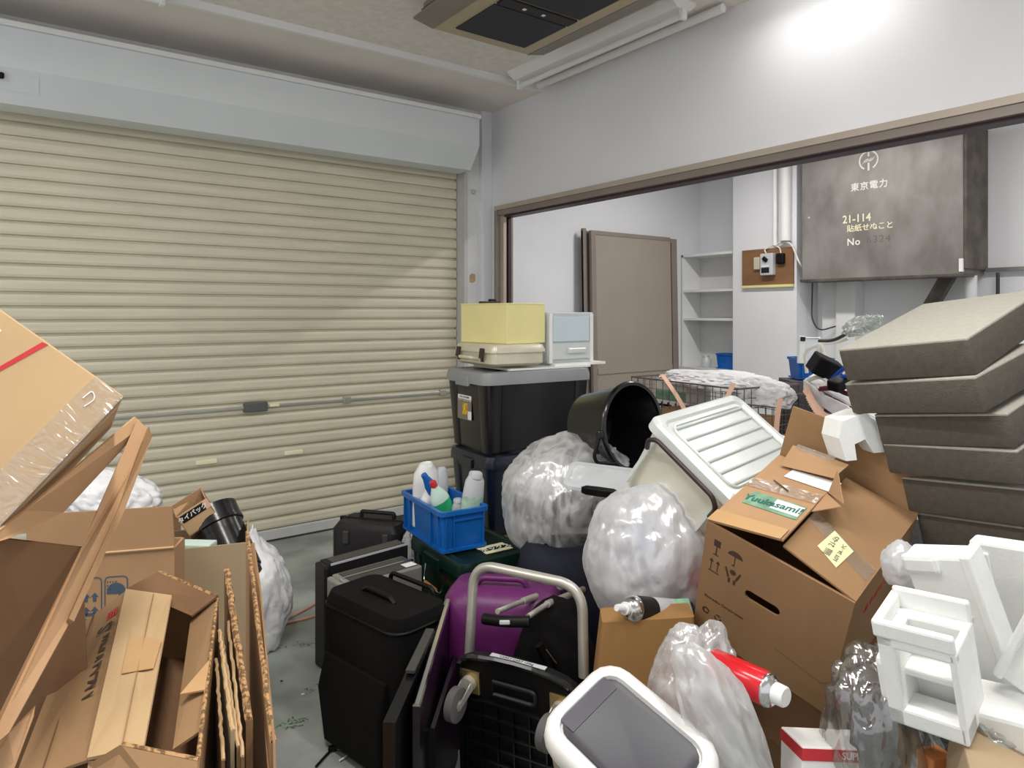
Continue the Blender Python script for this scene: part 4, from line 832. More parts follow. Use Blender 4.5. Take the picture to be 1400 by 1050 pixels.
obj('recycling_symbol', decal(arc_ring(-.150, .080, .006, .0105, 0, 330, 14), yF), M_INK, ct)
obj('recycling_symbol', decal([p for a in (90, 210, 330) for p in arc_ring(-.115, .078, .0065, .0105, a - 40, a + 40, 4)], yF), M_INK, ct)
obj('fold_score', tube(new(), [(.035, yF, .10), (.155, yF, .085), (.17, yF, .10)], .0009, 4), M_CARDD, ct)
text('printed_lettering', 'ありがとう', .03, M_INKB if False else M_RED, ct, plane((w_ / 2 + .0006, -.02, .26), (0, 1, 0), (0, 0, 1)))
lc = boxthing('lower_carton', 'dark brown carton directly beneath the large open carton', 'box', Vector((1.679, 1.019, .724)) + Euler((R(18.5), R(17.2), R(-79.3))).to_matrix() @ Vector((.02, .04, -.33)), (18.5, 17.2, -79.3), .29)
obj('carton_body', bx(-.17, .17, -.17, .17, 0, .285, .004), M_CARDD, lc); obj('red_tape', bx(-.172, .172, -.1715, -.150, .262, .288), M_RED, lc)

# ------------------------------------------------------------------ foam blocks
FB = [((1.914, .767, 1.346), (15.2, -7.2, -93.5), (.30, .454, .084), 'top grey foam block of the stack, its top face painted in a lit tone'),
      ((1.860, .751, 1.238), (13.6, -7.6, -98.4), (.319, .30, .081), 'second foam block from the top of the leaning stack'),
      ((1.908, .713, 1.160), (12.8, -7.5, -94.6), (.30, .30, .078), 'third foam block from the top, shifted to the right'),
      ((1.925, .699, 1.082), (12, -6, -95), (.30, .30, .078), 'fourth foam block from the top of the stack'),
      ((1.963, .670, .990), (11, -6, -95), (.30, .30, .090), 'fifth foam block from the top, sticking out to the right'),
      ((1.994, .647, .895), (10, -6, -95), (.30, .30, .096), 'lowest foam block of the stack, just above the white packaging')]
for c, e, d, lab in FB:
    t = boxthing('foam_block', lab, 'foam block', c, e, d[2], group='foam blocks in the leaning stack')
    bm = bx(-d[0] / 2, d[0] / 2, -d[1] / 2, d[1] / 2, 0, d[2] - .004, .006); obj('block_core', bm, M_FOAM_SHADE, t, smooth=30)
    obj('lit_top', bx(-d[0] / 2 + .001, d[0] / 2 - .001, -d[1] / 2 + .001, d[1] / 2 - .001, d[2] - .007, d[2], .003), M_FOAM_LIT, t, smooth=30)  # thin paler layer paints the light falling on the block's top
solo('foam_support', bx(-.14, .14, -.14, .14, 0, .34, .01), M_FOAM_SHADE, 'tall foam piece hidden under the leaning foam stack', 'foam block', (2.05, .64, .50), (0, 0, -5))

def eps(name, label, C, E, D): return boxthing(name, label, 'foam packaging', C, E, D[2])
# small u shaped bracket on the carton flap
t = thing('foam_bracket', 'small white foam packing bracket perched on the carton flap by the foam stack', 'foam packaging', tuple(at(1172, 620, 1.79)), (0, -14, -30))
bm = loft(new(), [[Vector((x, y, z)) for x, z in ((-.05, 0), (-.022, -.005), (-.018, .035), (.012, .04), (.026, .0), (.055, -.005), (.05, .075), (.03, .105), (-.035, .10), (-.055, .06))] for y in (-.03, .05)])
obj('bracket_body', bm, M_EPS, t)
# tray with recess
et = eps('foam_tray', 'white foam packing tray with deep ribbed recess at the bottom right', (1.329, .559, .778), (14, -3.6, -83.8), (.125, .11, .20))
w_, h_, d_ = .125, .20, .11
obj('tray_back', bx(-w_ / 2, w_ / 2, .02, d_ / 2, 0, h_ - .028, .005), M_EPS, et)
bm = new(); bx(-w_ / 2, -w_ / 2 + .03, -d_ / 2, .025, 0, h_ - .03, .005, bm=bm); bx(w_ / 2 - .012, w_ / 2, -d_ / 2, .025, 0, h_ - .03, .004, bm=bm); bx(-w_ / 2, w_ / 2, -d_ / 2, 0, 0, .035, .005, bm=bm); bx(-w_ / 2, w_ / 2, -d_ / 2, -d_ / 2 + .02, .15, h_ - .03, .005, bm=bm)
obj('tray_walls', bm, M_EPS, et)
obj('cross_rib', bx(-w_ / 2 + .02, w_ / 2 - .01, -.028, .024, .085, .10, .004), M_EPS, et)
bm = new(); bx(-w_ / 2 - .004, w_ / 2, -d_ / 2 - .002, -d_ / 2 + .012, h_ - .032, h_, .005, bm=bm); bx(-w_ / 2 - .004, -w_ / 2 + .012, -d_ / 2, d_ / 2, h_ - .032, h_, .005, bm=bm); bx(-w_ / 2, w_ / 2, d_ / 2 - .012, d_ / 2, h_ - .032, h_ + .01, .005, bm=bm)
obj('tray_rim', bm, M_EPS, et); obj('side_bulge', box(new(), (-w_ / 2 - .008, .01, .06), (.03, .08, .09), .012), M_EPS, et)
# long slab pieces
es = eps('foam_slab', 'long white foam slab with raised edge leaning behind the foam tray', (1.514, .571, .80), (14, -13.3, -90), (.125, .06, .31))
obj('slab_body', bx(-.062, .055, -.03, .03, 0, .30, .006), M_EPS, es); obj('edge_ridge', bx(.045, .064, -.036, .03, .01, .305, .004), M_EPS, es); obj('top_lip', box(new(), (-.03, -.028, .285), (.07, .02, .04), .01), M_EPS, es)
obj('pressed_mark', box(new(), (.01, -.031, .17), (.05, .004, .006), .002, rot=(0, -35, 0)), M_EPS, es)
es = eps('foam_slab', 'wide white foam sheet standing at the right edge under the foam stack', (1.66, .47, .80), (12, -6, -92), (.22, .04, .34))
obj('slab_body', bx(-.12, .16, -.02, .02, 0, .32, .006), M_EPS, es); obj('raised_band', bx(-.10, -.085, -.026, -.018, .02, .30, .003), M_EPS, es)
es = eps('foam_slab', 'white foam piece at the right edge angled in front of the other packaging', (1.42, .395, .845), (16, 24, -90), (.10, .05, .24))
obj('slab_body', bx(-.05, .06, -.02, .02, 0, .24, .006), M_EPS, es); obj('edge_ridge', bx(-.058, -.042, -.028, .02, 0, .24, .004), M_EPS, es)
es = eps('foam_slab', 'small grey white foam block under the angled piece at the right edge', (1.43, .45, .66), (14, -10, -90), (.12, .10, .14))
obj('slab_body', bx(-.07, .08, -.05, .05, 0, .14, .008), M_EPS, es)
bag('thin white plastic film crumpled behind the foam tray', at(1232, 800, 1.48), (.04, .04, .055), 71, M_FILMM, (0, 0, 0), name='plastic_film', folds=.12, sub=4)

# dark clear bags at the lower right
bag('dark glossy clear bag standing below the foam tray', at(1212, 1120, 1.38), (.11, .10, .20), 81, M_FILMD, (0, -4, -36), folds=.10, fs=2.2, amp=.2)
solo('dark_bundle', lump(.07, .07, .15, 82, sub=4), M_CLOTHG, 'dark bundle inside the glossy clear bag below the foam tray', 'bundle', tuple(at(1212, 1120, 1.39)), smooth=80)
bag('second dark clear bag further right behind the first one', at(1275, 1090, 1.50), (.12, .10, .16), 83, M_FILMD, (0, 10, -36), folds=.10, fs=3)
solo('dark_bundle', lump(.09, .08, .12, 84, sub=4), M_CLOTHG, 'dark bundle inside the second dark clear bag', 'bundle', tuple(at(1275, 1090, 1.52)), smooth=80)
bag('greenish clear film bundle at the bottom right corner', at(1385, 1040, 1.24), (.10, .08, .07), 85, M_FILMG, (0, 0, -36), folds=.14, fs=4)
solo('green_bundle', lump(.07, .06, .05, 86, sub=4), mat('grey green wrap', '#5f6f68', .6, var=.2), 'grey green wrap inside the film bundle at the corner', 'bundle', tuple(at(1385, 1038, 1.26)), smooth=80)
solo('grey_carton', box(new(), (0, 0, -.12), (.16, .2, .24), .004), M_CARDG, 'grey brown board box at the bottom right edge', 'box', tuple(at(1395, 1040, 1.15)), (8, 6, -60))
solo('wood_block', box(new(), (0, 0, 0), (.05, .04, .05), .004), mat('orange wood block', '#b9743f', .7, var=.1), 'small orange brown block at the bottom edge below the dark bags', 'wood block', tuple(at(1278, 1046, 1.30)), (0, 0, -20))
rb = thing('printed_carton', 'white carton with red band and small print at the bottom edge', 'box', tuple(at(1135, 1148, 1.37)), (-8, 5, -32))
obj('box_body', bx(-.075, .075, -.03, .06, 0, .18, .003), M_PAPER, rb); obj('red_band', bx(-.0755, .0755, -.031, .061, .155, .177), M_RED, rb)
text('printed_lettering', 'SUPER', .018, M_PAPER, rb, FRONT(.03, -.0316, .166), bold=.0005)
for k in range(4): obj('print_line', decal([rc(-.068, .06 - k * .006, .135 - k * .012, .139 - k * .012)], -.0302), M_INKG, rb)

# ------------------------------------------------------------------ spray cans
def can(label, cap, tail, r, m, cap_m, m2=None, concave=False, nozzle=False):
    a, b = Vector(cap), Vector(tail); ax = (a - b).normalized(); L = (a - b).length; e = ax.to_track_quat('Z', 'Y').to_euler()
    t = thing('spray_can', label, 'spray can', tuple(b), tuple(math.degrees(x) for x in e))
    obj('can_body', lathe(new(), [(r * .7, .004), (r * .9, 0), (r, .004), (r, L * .78), (r * .92, L * .80)], 28), m, t, smooth=40)
    obj('can_shoulder', lathe(new(), [(r * 1.02, L * .775), (r * 1.03, L * .79), (r * .95, L * .82), (r * .7, L * .86), (r * .45, L * .875)], 28), M_CHROME, t, smooth=40)
    if nozzle: obj('spray_nozzle', lathe(new(), [(r * .48, L * .87), (r * .48, L * .9), (r * .3, L * .9), (r * .3, L * .97), (r * .25, L)], 20), M_WHITE, t, smooth=40)
    else: obj('can_cap', lathe(new(), [(r * .62, L * .85), (r * .60, L * .98), (r * .52, L)], 24), cap_m, t, smooth=40)
    if m2: obj('can_label', lathe(new(), [(r * 1.006, L * .18), (r * 1.006, L * .55)], 28, cap0=False, cap1=False), m2, t, smooth=40)
    return t
can('spray can with dark body and white nozzle pointing left, below the milky bag', at(843, 831, 1.80), at(940, 838, 1.98), .034, M_GREYD, M_WHITE, M_SILVER, nozzle=True)
can('red spray can with white cap lying against the large open carton', at(1075, 954, 1.36), at(975, 908, 1.50), .033, M_REDCAN, M_WHITE, None)
c3 = thing('spray_can', 'red and white can seen from its hollow silver bottom, left of the large carton', 'spray can', tuple(at(966, 864, 1.96)), (0, 0, 0))
axx = (at(978, 795, 2.04) - at(966, 864, 1.96)); e = axx.to_track_quat('Z', 'Y').to_euler(); c3.rotation_euler = e; MW[c3.name] = Matrix.Translation(c3.location) @ e.to_matrix().to_4x4()
obj('can_body', lathe(new(), [(.030, .0), (.033, .004), (.033, .17), (.02, .18)], 28, cap0=False), M_REDCAN, c3, smooth=40)
obj('can_label', lathe(new(), [(.0335, .04), (.0335, .08)], 28, cap0=False, cap1=False), M_PAPER, c3, smooth=40)
obj('hollow_base', lathe(new(), [(.033, .0), (.0335, -.004), (.030, -.002), (.022, .016), (.004, .022)], 28, cap0=False), M_GREY, c3, smooth=40)
bs = at(936, 1012, 1.57)
bag('small clear bag holding a red can, in front of the large carton', bs, (.10, .09, .155), 91, M_FILM, (0, 10, -36), folds=.09, fs=2.6, amp=.18)
bag('thin tail of clear film trailing from the bag beside the bin', at(1030, 1085, 1.36), (.07, .055, .185), 92, M_FILM, (0, -24, -36), name='plastic_film', folds=.10, fs=2.2, sub=4)
can('red can seen through the small clear bag', bs + Vector((.0, 0, .16)) + FWD * -.03, bs + Vector((.02, .02, .0)) + RIGHT * .05, .032, M_REDCAN, M_WHITE)
solo('green_scrap', sheet(new(), [(-.03, 0, 0), (.04, 0, .012), (.035, .04, .02), (-.02, .045, .01)], .002), M_LABG, 'pale green scrap between the spray can and the small clear bag', 'paper scrap', tuple(at(927, 842, 1.9)), (30, 0, -36))

# ------------------------------------------------------------------ grey bin
bn = boxthing('waste_bin', 'off white waste bin with dark grey swing lid at the bottom of the picture', 'bin', (1.04, 1.01, .39), (22, 17, -82), .45)
w_, d_, h_ = .29, .22, .45
obj('bin_body', loft(new(), [rrect(w_ - .05, d_ - .05, .04, 0), rrect(w_ - .004, d_ - .004, .05, h_ - .035)]), M_BIN, bn, smooth=40)
obj('bin_rim', loft(new(), [rrect(w_ + .004, d_ + .004, .055, h_ - .05), rrect(w_ + .012, d_ + .012, .058, h_ - .03), rrect(w_ + .004, d_ + .004, .055, h_ - .008), rrect(w_ - .02, d_ - .02, .045, h_), rrect(w_ - .045, d_ - .05, .035, h_), rrect(w_ - .05, d_ - .055, .033, h_ - .008)]), M_BINR, bn, smooth=50)
ld = obj('swing_lid', loft(new(), [rrect(w_ - .054, d_ - .06, .03, h_ - .012), rrect(w_ - .058, d_ - .064, .03, h_ - .001), rrect(w_ - .075, d_ - .08, .02, h_ - .004)]), M_GLASS, bn, smooth=35)
obj('lid_recess', bx(-.12, -.085, -.065, .065, h_ - .004, h_ - .0015, .001), mat('lid recess plastic', '#5b5a61', .3), ld)
obj('lid_button', box(new(), (.0, -d_ / 2 + .016, h_ + .001), (.02, .010, .004), .002), M_SILVER, bn)

# ================================================================== LEFT PILE OF CARDBOARD
# large taped carton at the top left
tb = boxthing('taped_carton', 'big light brown carton with red stripe and clear taped edge, top of the left pile', 'box', (.004, 1.611, 1.186), (-21.5, 39.7, -17.6), .267)
w_, d_, h_ = .42, .381, .30
x1 = .1305; z1 = .267; y0 = -.1905
obj('carton_body', bx(x1 - w_, x1, y0, y0 + d_, z1 - h_, z1, .003), M_CARDL, tb)
obj('tape_strip', bx(x1 - .058, x1 + .0008, y0 - .0012, y0 + .001, z1 - h_, z1 - .002), M_TAPE, tb)
obj('tape_strip', bx(x1 - .001, x1 + .0012, y0, y0 + .08, z1 - h_, z1 - .002), M_TAPE, tb)
obj('tape_strip', bx(x1 - w_, x1 - .06, y0 - .0012, y0 + .001, .018, .06), M_TAPE, tb)
bm = new(); tube(bm, bend([(x1 - .035, y0 - .002, .215), (x1 - .030, y0 - .002, .235), (x1 - .044, y0 - .002, .245), (x1 - .046, y0 - .002, .225)], .008), .0012, 4); obj('tape_crease', bm, M_PAPER, tb)
obj('red_stripe', decal([[(-.028, .262), (-.018, .264), (-.048, .150), (-.055, .150)]], y0 - .0003), M_RED, tb)
obj('white_mark', decal([rc(-.10, -.085, .235, .24)], y0 - .0003), M_PAPER, tb)

# open dark carton
oc = thing('open_brown_carton', 'large open brown carton with raised leaning flaps at the far left', 'box', tuple(ud(-1.0, 1.35, 0)), (0, 0, -36))
obj('side_panel', sheet(new(), [at(-120, 722, 1.22), at(0, 735, 1.25), at(112, 748, 1.30), at(130, 1180, 1.30), at(-120, 1300, 1.22)], .006), M_CARDD, oc, world=True)
obj('flap', sheet(new(), [at(184, 570, 1.52), at(194, 582, 1.52), at(166, 614, 1.47), at(86, 700, 1.30), at(14, 735, 1.12), at(-20, 745, 1.06), at(-20, 738, 1.06), at(33, 698, 1.18)], .005), M_CARDO, oc, world=True)
fl = obj('flap', sheet(new(), [at(188, 574, 1.50), at(205, 592, 1.50), at(163, 705, 1.34), at(95, 852, 1.16), at(12, 1003, 1.0), at(-20, 1030, .97), at(-20, 1015, .97), at(112, 748, 1.28), at(132, 700, 1.34)], .006), M_CARDO, oc, world=True)
obj('folded_edge', sheet(new(), [at(202, 585, 1.498), at(206, 600, 1.498), at(166, 706, 1.335), at(99, 852, 1.155), at(92, 848, 1.155), at(158, 702, 1.335)], .012), M_CARD, oc, world=True)
obj('torn_corner', sheet(new(), [at(10, 1003, 1.02), at(48, 965, 1.06), at(46, 980, 1.05), at(20, 1050, 1.0), at(25, 1120, 1.0), at(-60, 1120, .98), at(-60, 1030, .98)], .005), M_CARDO, oc, world=True)
obj('back_panel', sheet(new(), [at(112, 750, 1.31), at(-120, 730, 1.24), ud(-1.25, 1.9, .9), ud(-.85, 1.75, .9)], .004), M_CARDD, oc, world=True) if False else None

# carton with arrows
ab = boxthing('marked_carton', 'orange brown carton with blue arrow and umbrella marks, flap raised', 'box', (.285, 2.291, .721), (0, 0, -26.1), .304)
hf = .19
obj('front_wall', bx(-.183, .183, -.15, -.144, 0, hf), M_CARDO, ab)
bm = new(); bx(-.183, -.177, -.144, -.05, 0, hf, bm=bm); bx(.177, .183, -.144, -.05, 0, hf, bm=bm); bx(-.183, .183, -.056, -.05, 0, hf, bm=bm); bx(-.183, .183, -.15, -.05, 0, .005, bm=bm); obj('side_walls', bm, M_CARDO, ab)
obj('flap', sheet(new(), [(-.183, -.147, hf + .002), (.183, -.147, hf + .002), (.178, -.150, .306), (-.178, -.150, .300)], .005), M_CARDO, ab)
obj('fold_ridge', tube(new(), [(-.183, -.152, hf - .006), (.183, -.152, hf + .004)], .0035, 6), M_CARDL, ab)
yF = -.1504
def frame_(x0, x1_, z0, z1_): 
    r = .012; out = [];  c = [(x1_ - r, z1_ - r, 0), (x0 + r, z1_ - r, 90), (x0 + r, z0 + r, 180), (x1_ - r, z0 + r, 270)]
    P = [(cx + q * math.cos(R(a0 + s * 22.5)), cz + q * math.sin(R(a0 + s * 22.5))) for cx, cz, a0 in c for s in range(5) for q in (r,)]
    Q = [(cx + (r - .0025) * math.cos(R(a0 + s * 22.5)), cz + (r - .0025) * math.sin(R(a0 + s * 22.5))) for cx, cz, a0 in c for s in range(5)]
    return [[P[k], P[(k + 1) % 20], Q[(k + 1) % 20], Q[k]] for k in range(20)]
X0, X1, Z0, Z1 = -.055, .002, .012, .125
P = frame_(X0, X1, Z0, Z1) + [rc(X0 + .006, X1 - .006, Z0 + .010, Z0 + .018)]
for cx in (X0 + .018, X1 - .018):
    for z0 in (.035, .072): P += [[(cx - .010, z0), (cx, z0 + .012), (cx + .010, z0), (cx + .004, z0 + .002), (cx + .004, z0 - .012), (cx - .004, z0 - .012), (cx - .004, z0 + .002)]]
obj('up_arrows_mark', decal(P, yF), M_INKB, ab)
X0, X1 = .008, .066
P = frame_(X0, X1, Z0, Z1) + [[((X0 + X1) / 2 + .023 * math.cos(R(a)), .085 + .022 * math.sin(R(a))) for a in range(-20, 201, 20)], rc(.044, .048, .03, .085)]
P += [rc(X0 + .006 + k * .007, X0 + .009 + k * .007, .108 - j * .01, .112 - j * .01) for k in range(4) for j in range(4 - k)]
obj('umbrella_mark', decal(P, yF), M_INKB, ab)
solo('under_carton', bx(-.17, .17, -.14, -.04, 0, .56, .004), M_CARD, 'tall brown carton supporting the one with arrow marks', 'box', (.285, 2.291, 0), (0, 0, -26))

# grey brown open carton with the black bin in it
gc = thing('tall_open_carton', 'tall greyish brown open carton holding the black bin and small box', 'box', tuple(ud(-1.01, 2.13, 0)), (0, 0, -16))
obj('front_wall', sheet(new(), [(-.20, -.15, 0), (.19, -.15, 0), (.19, -.15, .725), (-.20, -.15, .725)], .005), M_CARDG, gc)
bm = new(); sheet(bm, [(-.20, -.15, 0), (-.20, .2, 0), (-.20, .2, .71), (-.20, -.15, .725)], .005); sheet(bm, [(.19, -.15, 0), (.19, .2, 0), (.19, .2, .70), (.19, -.15, .725)], .005); sheet(bm, [(-.20, .2, 0), (.19, .2, 0), (.19, .2, .68), (-.20, .2, .68)], .005); obj('side_walls', bm, M_CARDG, gc)
obj('carton_floor', bx(-.19, .18, -.14, .19, .45, .455), M_CARDG, gc)
kb = at(330, 752, 2.06); kt = at(302, 700, 2.26); ax = (at(308, 708, 2.22) - at(345, 790, 2.06)); ax = (at(303, 705, 2.30) - at(262, 790, 2.12)).normalized()
ax = (RIGHT * -.12 + FWD * .25 + Vector((0, 0, .25)) ).normalized()
ax = (at(312, 706, 2.34) - at(262, 800, 2.10)); ax = Vector(ax).normalized(); ax = (RIGHT * -.45 + Vector((0, 0, .85)) + FWD * .25).normalized()
ax = (RIGHT * -.52 + Vector((0, 0, .72)) + FWD * .35).normalized()
bb = thing('black_bin', 'glossy black cylindrical bin tilted to the left in the tall carton', 'bin', tuple(at(330, 792, 2.24)), tuple(math.degrees(x) for x in ax.to_track_quat('Z', 'Y').to_euler()))
obj('bin_body', lathe(new(), [(.068, 0), (.078, .19), (.082, .19), (.083, .25), (.078, .25), (.074, .02)], 36), M_BLACK, bb, smooth=40)
obj('rim_band', lathe(new(), [(.0795, .185), (.084, .188), (.084, .198), (.0795, .201)], 36, closed=True), M_BLACK, bb, smooth=40)
lt = boxthing('labelled_box', 'small torn brown box with black label strip resting against the black bin', 'box', (.516, 2.442, .748), (3.8, -29.6, -7.2), .076)
w_, d_, h_ = .100, .10, .078
obj('front_wall', bx(-w_ / 2, w_ / 2, -d_ / 2, -d_ / 2 + .004, 0, h_), M_CARDL, lt)
bm = new(); bx(-w_ / 2, -w_ / 2 + .003, -d_ / 2, d_ / 2, 0, h_, bm=bm); bx(w_ / 2 - .003, w_ / 2, -d_ / 2, d_ / 2, 0, h_ + .006, bm=bm); bx(-w_ / 2, w_ / 2, d_ / 2 - .003, d_ / 2, 0, h_ + .01, bm=bm); bx(-w_ / 2, w_ / 2, -d_ / 2, d_ / 2, 0, .004, bm=bm); obj('side_walls', bm, M_CARDO, lt)
obj('label_strip', decal([rc(-.042, .034, h_ - .030, h_ - .004)], -d_ / 2 - .0003), M_GREYD, lt); text('label_lettering', 'タイパック', .019, M_PAPER, lt, FRONT(-.005, -d_ / 2 - .0010, h_ - .017), bold=.0005)
obj('torn_flap', sheet(new(), [(-w_ / 2, -.04, h_), (-w_ / 2 + .05, -.02, h_ + .012), (-w_ / 2 + .02, .02, h_ + .004), (-w_ / 2, .03, h_)], .003), M_CARDO, lt)
obj('tape_patch', bx(.034, w_ / 2 + .001, -d_ / 2 - .0012, -d_ / 2, h_ - .03, h_ + .001), M_CLOTHP, lt)
pb = thing('pale_plastic_part', 'pale green plastic part with a dark slot lying in the tall open carton', 'plastic part', tuple(at(268, 758, 2.04)), (0, 0, -40))
obj('part_body', bx(-.055, .05, -.02, .03, -.02, .035, .004), M_GREENT, pb); obj('dark_slot', bx(-.035, .008, -.022, -.019, .012, .02), M_BLACKM, pb)
solo('paper_scrap', sheet(new(), [(-.012, 0, -.012), (.012, 0, -.014), (.010, .004, .014), (-.010, .003, .012)], .002), M_PAPER, 'tiny white scrap at the right edge of the marked carton', 'paper scrap', tuple(at(238, 754, 1.95)), (0, 0, -36))
# white things behind
bag('white plastic bag heap behind the carton flaps at the left', at(140, 712, 2.45), (.19, .13, .105), 95, M_FILMW, (0, 12, -36), name='white_plastic_bag', folds=.10)
solo('under_carton', bx(-.15, .15, -.12, .12, 0, .66, .004), M_CARD, 'brown carton standing under the white bag heap behind the marked carton', 'box', tuple(ud(-1.40, 2.52, 0)), (0, 0, -36))
bag('knotted white plastic bag on the floor right of the cardboard', ud(-1.09, 2.93, 0), (.165, .15, .25), 96, M_FILMW, (0, 0, -36), name='white_plastic_bag', knot=.22, folds=.08, amp=.15)

# narrow long carton with the maker's name
sz = thing('long_open_carton', 'long narrow open carton with dark lettering along its sloping side', 'box', tuple(ud(-.62, 1.3, 0)), (0, 0, -36))
A_, B_, C_, D_ = at(174, 808, 1.54), at(297, 817, 1.52), at(271, 1036, 1.03), at(122, 1040, 1.07)
A2, D2 = at(99, 864, 1.50), at(18, 1075, 1.05)
side = obj('lettered_side', sheet(new(), [A_, D_, D2, A2], .005), M_CARD, sz, world=True)
obj('lower_side', sheet(new(), [A2, D2, D2 + Vector((0, 0, -.45)), A2 + Vector((0, 0, -.45))], .005), M_CARD, sz, world=True)
n_ = (D_ - A_).cross(A2 - A_).normalized(); n_ = n_ if n_.dot(CAM - A_) > 0 else -n_
xd = (D_ - A_).normalized()
tp = lambda px, py: None
def onside(u, v, l=.0035): return A_ * (1 - u) * (1 - v) + D_ * u * (1 - v) + A2 * (1 - u) * v + D2 * u * v + n_ * l
M_SCORE = mat('brown score line', '#6e4f33', .8)
obj('score_line', tube(new(), [onside(0, .60), onside(1, .62)], .0012, 4), M_SCORE, side, world=True)
text('printed_lettering', 'SHIMADZU', .046, M_INK, side, plane(onside(.44, .29), onside(.9, .235) - onside(.1, .16), (A_ - A2)), world=True, bold=.0009, sx=1.05)
em = new(); 
for k in range(4): bx(-.014, .014, -.010 + k * .0065, -.0065 + k * .0065, 0, .0006, bm=em)
bx(-.014, -.011, -.010, .014, 0, .0006, bm=em); bx(-.002, .001, -.010, .014, 0, .0006, bm=em)
em.transform(plane(onside(.14, .19), xd, (A_ - A2))); obj('maker_emblem', em, M_RED, side, world=True)
E_, F_ = at(235, 815, 1.50), at(197, 1022, 1.06)
lf = obj('folded_inner_flap', sheet(new(), [A_ + n_ * .004, E_, F_, D_ + n_ * .004], .005), M_CARDL, sz, world=True)
up = Vector((0, 0, .004))
def onlf(u, v): return A_ * (1 - u) * (1 - v) + D_ * u * (1 - v) + E_ * (1 - u) * v + F_ * u * v + n_ * .002 + up
obj('crease_line', tube(new(), [onlf(.02, .62), onlf(.97, .60)], .0012, 4), M_CARD, lf, world=True)
obj('torn_tape_patch', sheet(new(), [onlf(.38, .30), onlf(.36, .55), onlf(.40, .98), onlf(.58, .92), onlf(.60, .30)], .001), M_TAPEB, lf, world=True)
dn = Vector((0, 0, -.14))
obj('right_wall', sheet(new(), [B_, C_, C_ + Vector((0, 0, -.6)), B_ + Vector((0, 0, -.6))], .005), M_CARD, sz, world=True)
obj('corrugated_rim', tube(new(), [B_, C_], .0035, 6), M_CORR, sz, world=True)
obj('carton_floor', sheet(new(), [A_ + dn, B_ + dn, C_ + dn, D_ + dn], .005), M_CARDD, sz, world=True)
obj('end_wall', sheet(new(), [A_, B_, B_ + Vector((0, 0, -.4)), A_ + Vector((0, 0, -.4))], .005), M_CARD, sz, world=True)
obj('near_wall', sheet(new(), [D_, C_, C_ + Vector((0, 0, -.4)), D_ + Vector((0, 0, -.4))], .005), M_CARD, sz, world=True)
tf = obj('end_flap', sheet(new(), [A_ + up, at(218, 782, 1.60), at(297, 816, 1.50), at(262, 843, 1.46)], .005), M_CARDD, sz, world=True)
obj('corrugated_rim', tube(new(), [at(218, 782, 1.60), at(297, 816, 1.50)], .004, 6), M_CORR, tf, world=True)
obj('inner_fold', sheet(new(), [at(262, 842, 1.50) , at(297, 818, 1.515), at(275, 1000, 1.10), at(237, 1026, 1.08)], .004), M_CARD, sz, world=True)
obj('torn_tab', sheet(new(), [at(287, 902, 1.27), at(280, 944, 1.19), at(246, 950, 1.18)], .003), M_TAPEB, sz, world=True)
nf = obj('near_flap', sheet(new(), [at(122, 1046, 1.06), at(167, 1018, 1.04), at(272, 1039, 1.02), at(262, 1140, .96), at(110, 1140, .98)], .006), M_CARD, sz, world=True)
obj('corrugated_rim', tube(new(), [at(167, 1018, 1.04), at(272, 1039, 1.02)], .004, 6), M_CORR, nf, world=True)

# upright sheets of flattened cardboard
rnd = random.Random(11)
SH = [((338, 728, 1.80), (373, 1016, 1.10), M_CARDO, 'tallest flattened cardboard sheet, rightmost of the upright row', .008),
      ((310, 778, 1.62), (341, 985, 1.16), M_CARD, 'double wall cardboard sheet with visible corrugated edge in the upright row', .011),
      ((300, 862, 1.42), (318, 1000, 1.10), M_CARDG, 'worn cardboard sheet beside the narrow long carton', .006),
      ((304, 872, 1.44), (326, 1020, 1.10), M_CARD, 'crumpled edged cardboard sheet in the middle of the upright row', .005),
      ((312, 850, 1.46), (332, 1035, 1.08), M_CARDD, 'dark cardboard sheet pressed between lighter ones in the upright row', .005),
      ((296, 900, 1.35), (305, 1040, 1.07), M_CARDD, 'lowest dark cardboard sheet touching the narrow long carton', .005)]
for p1_, p2_, m_, lab, th in SH:
    t, L, h = upright('cardboard_sheet', lab, 'cardboard', p1_, p2_, th, m_)
    a, b = at(*p1_), at(*p2_); n = 24; pts = [(L * k / n, rnd.uniform(-.0015, .0015), (a.z + (b.z - a.z) * k / n) + rnd.uniform(-.002, .002)) for k in range(n + 1)]
    obj('corrugated_edge', tube(new(), pts, th * .6, 6), M_CORR if th > .007 else M_CARDL, t)
    t['group'] = 'upright flattened cardboard sheets'
t = thing('cardboard_sheet', 'folded cardboard flap standing at the right end of the upright sheets', 'cardboard', tuple(at(352, 810, 1.62)), (0, 0, 0))
obj('flap', sheet(new(), [at(340, 745, 1.76), at(347, 742, 1.76), at(356, 806, 1.60), at(375, 1016, 1.09), at(376, 1100, 1.05), at(371, 1100, 1.05), at(350, 815, 1.60)], .004), M_CARD, t, world=True)
t['group'] = 'upright flattened cardboard sheets'

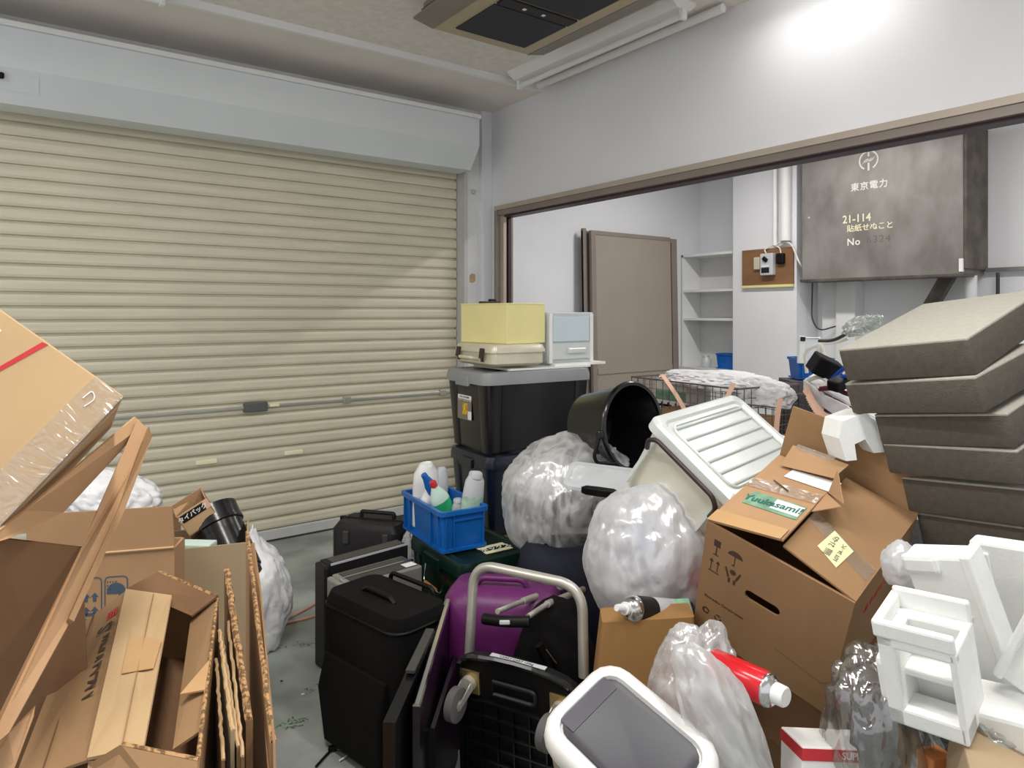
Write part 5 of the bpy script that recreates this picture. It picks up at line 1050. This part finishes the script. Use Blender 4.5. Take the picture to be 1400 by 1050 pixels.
# ================================================================== THINGS ON THE FLOOR
def fl_(px, py, z=.006): d = 954 * (1.4 - z) / (py - 428); return at(px, py, d)
bm = new(); tube(bm, bend([fl_(360, 862), fl_(392, 846), fl_(420, 832), fl_(446, 816)], .1), .006, 6); solo('floor_cable', bm, M_CORD, 'upper salmon cable lying on the floor between bag and computers', 'cable', smooth=50)
bm = new(); tube(bm, bend([fl_(362, 868), fl_(385, 853), fl_(410, 848), fl_(446, 838)], .1), .006, 6); solo('floor_cable', bm, M_CORD, 'lower salmon cable lying on the floor between bag and computers', 'cable', smooth=50)
ch = thing('cable_clip', 'small black plug with short lead on the floor at the bottom edge', 'plug', tuple(fl_(455, 1025)), (0, 0, -20))
obj('lead', tube(new(), bend([ch_ for ch_ in (wm(ch) @ fl_(432, 1048), wm(ch) @ fl_(448, 1030), wm(ch) @ fl_(462, 1016))], .03), .004, 6), M_BLACKM, ch, smooth=50)
obj('plug_body', box(new(), (0, 0, .006), (.03, .018, .012), .003), M_BLACKM, ch); obj('metal_ring', tube(new(), [(.02 + .010 * math.cos(R(a)), .010 * math.sin(R(a)), .004) for a in range(0, 360, 30)], .002, 6, closed=True), M_CHROME, ch)
bm = new(); tube(bm, bend([fl_(470, 1012), fl_(478, 1022), fl_(474, 1034), fl_(464, 1040)], .02), .003, 6); solo('white_loop', bm, M_PAPER, 'short white curled strip beside the black plug on the floor', 'strip', smooth=50)
for (px, py, s, m_, lab) in ((414, 949, .008, M_PAPER, 'tiny white chip on the floor, middle of the aisle'), (385, 931, .006, M_BLACKM, 'tiny dark chip on the floor left of the white one'), (470, 1014, .008, M_PAPER, 'tiny white chip on the floor by the black plug')):
    bm = new(); bmesh.ops.create_icosphere(bm, subdivisions=1, radius=s); bm.transform(Matrix.Diagonal((1, .7, .4, 1))); p = fl_(px, py, s * .4); solo('floor_chip', bm, m_, lab, 'debris', tuple(p))
M_MOSS = mat('green scuff pigment', '#4f7a45', .9, var=.3, scale=60)
for i, (px, py, rx, ry, lab) in enumerate(((445, 940, .05, .02, 'green paint scuff on the floor left of the black suitcase'), (396, 990, .03, .015, 'green paint scuff on the floor near the cardboard sheets'), (425, 880, .035, .02, 'faint green scuff on the floor left of the computers'))):
    rn = random.Random(i); bm = new()
    for k in range(40):
        x, y = rn.gauss(0, rx), rn.gauss(0, ry); s = rn.uniform(.002, .007); a = rn.random() * 6
        v = [bm.verts.new((x + s * math.cos(a + q * 1.57) * (1.6 if q % 2 else .6), y + s * math.sin(a + q * 1.57) * (1.6 if q % 2 else .6), .0006 + k * .00001)) for q in range(4)]; bm.faces.new(v)
    solo('floor_scuff', bm, M_MOSS, lab, 'floor mark', tuple(fl_(px, py, 0)), (0, 0, -20), kind='stuff')
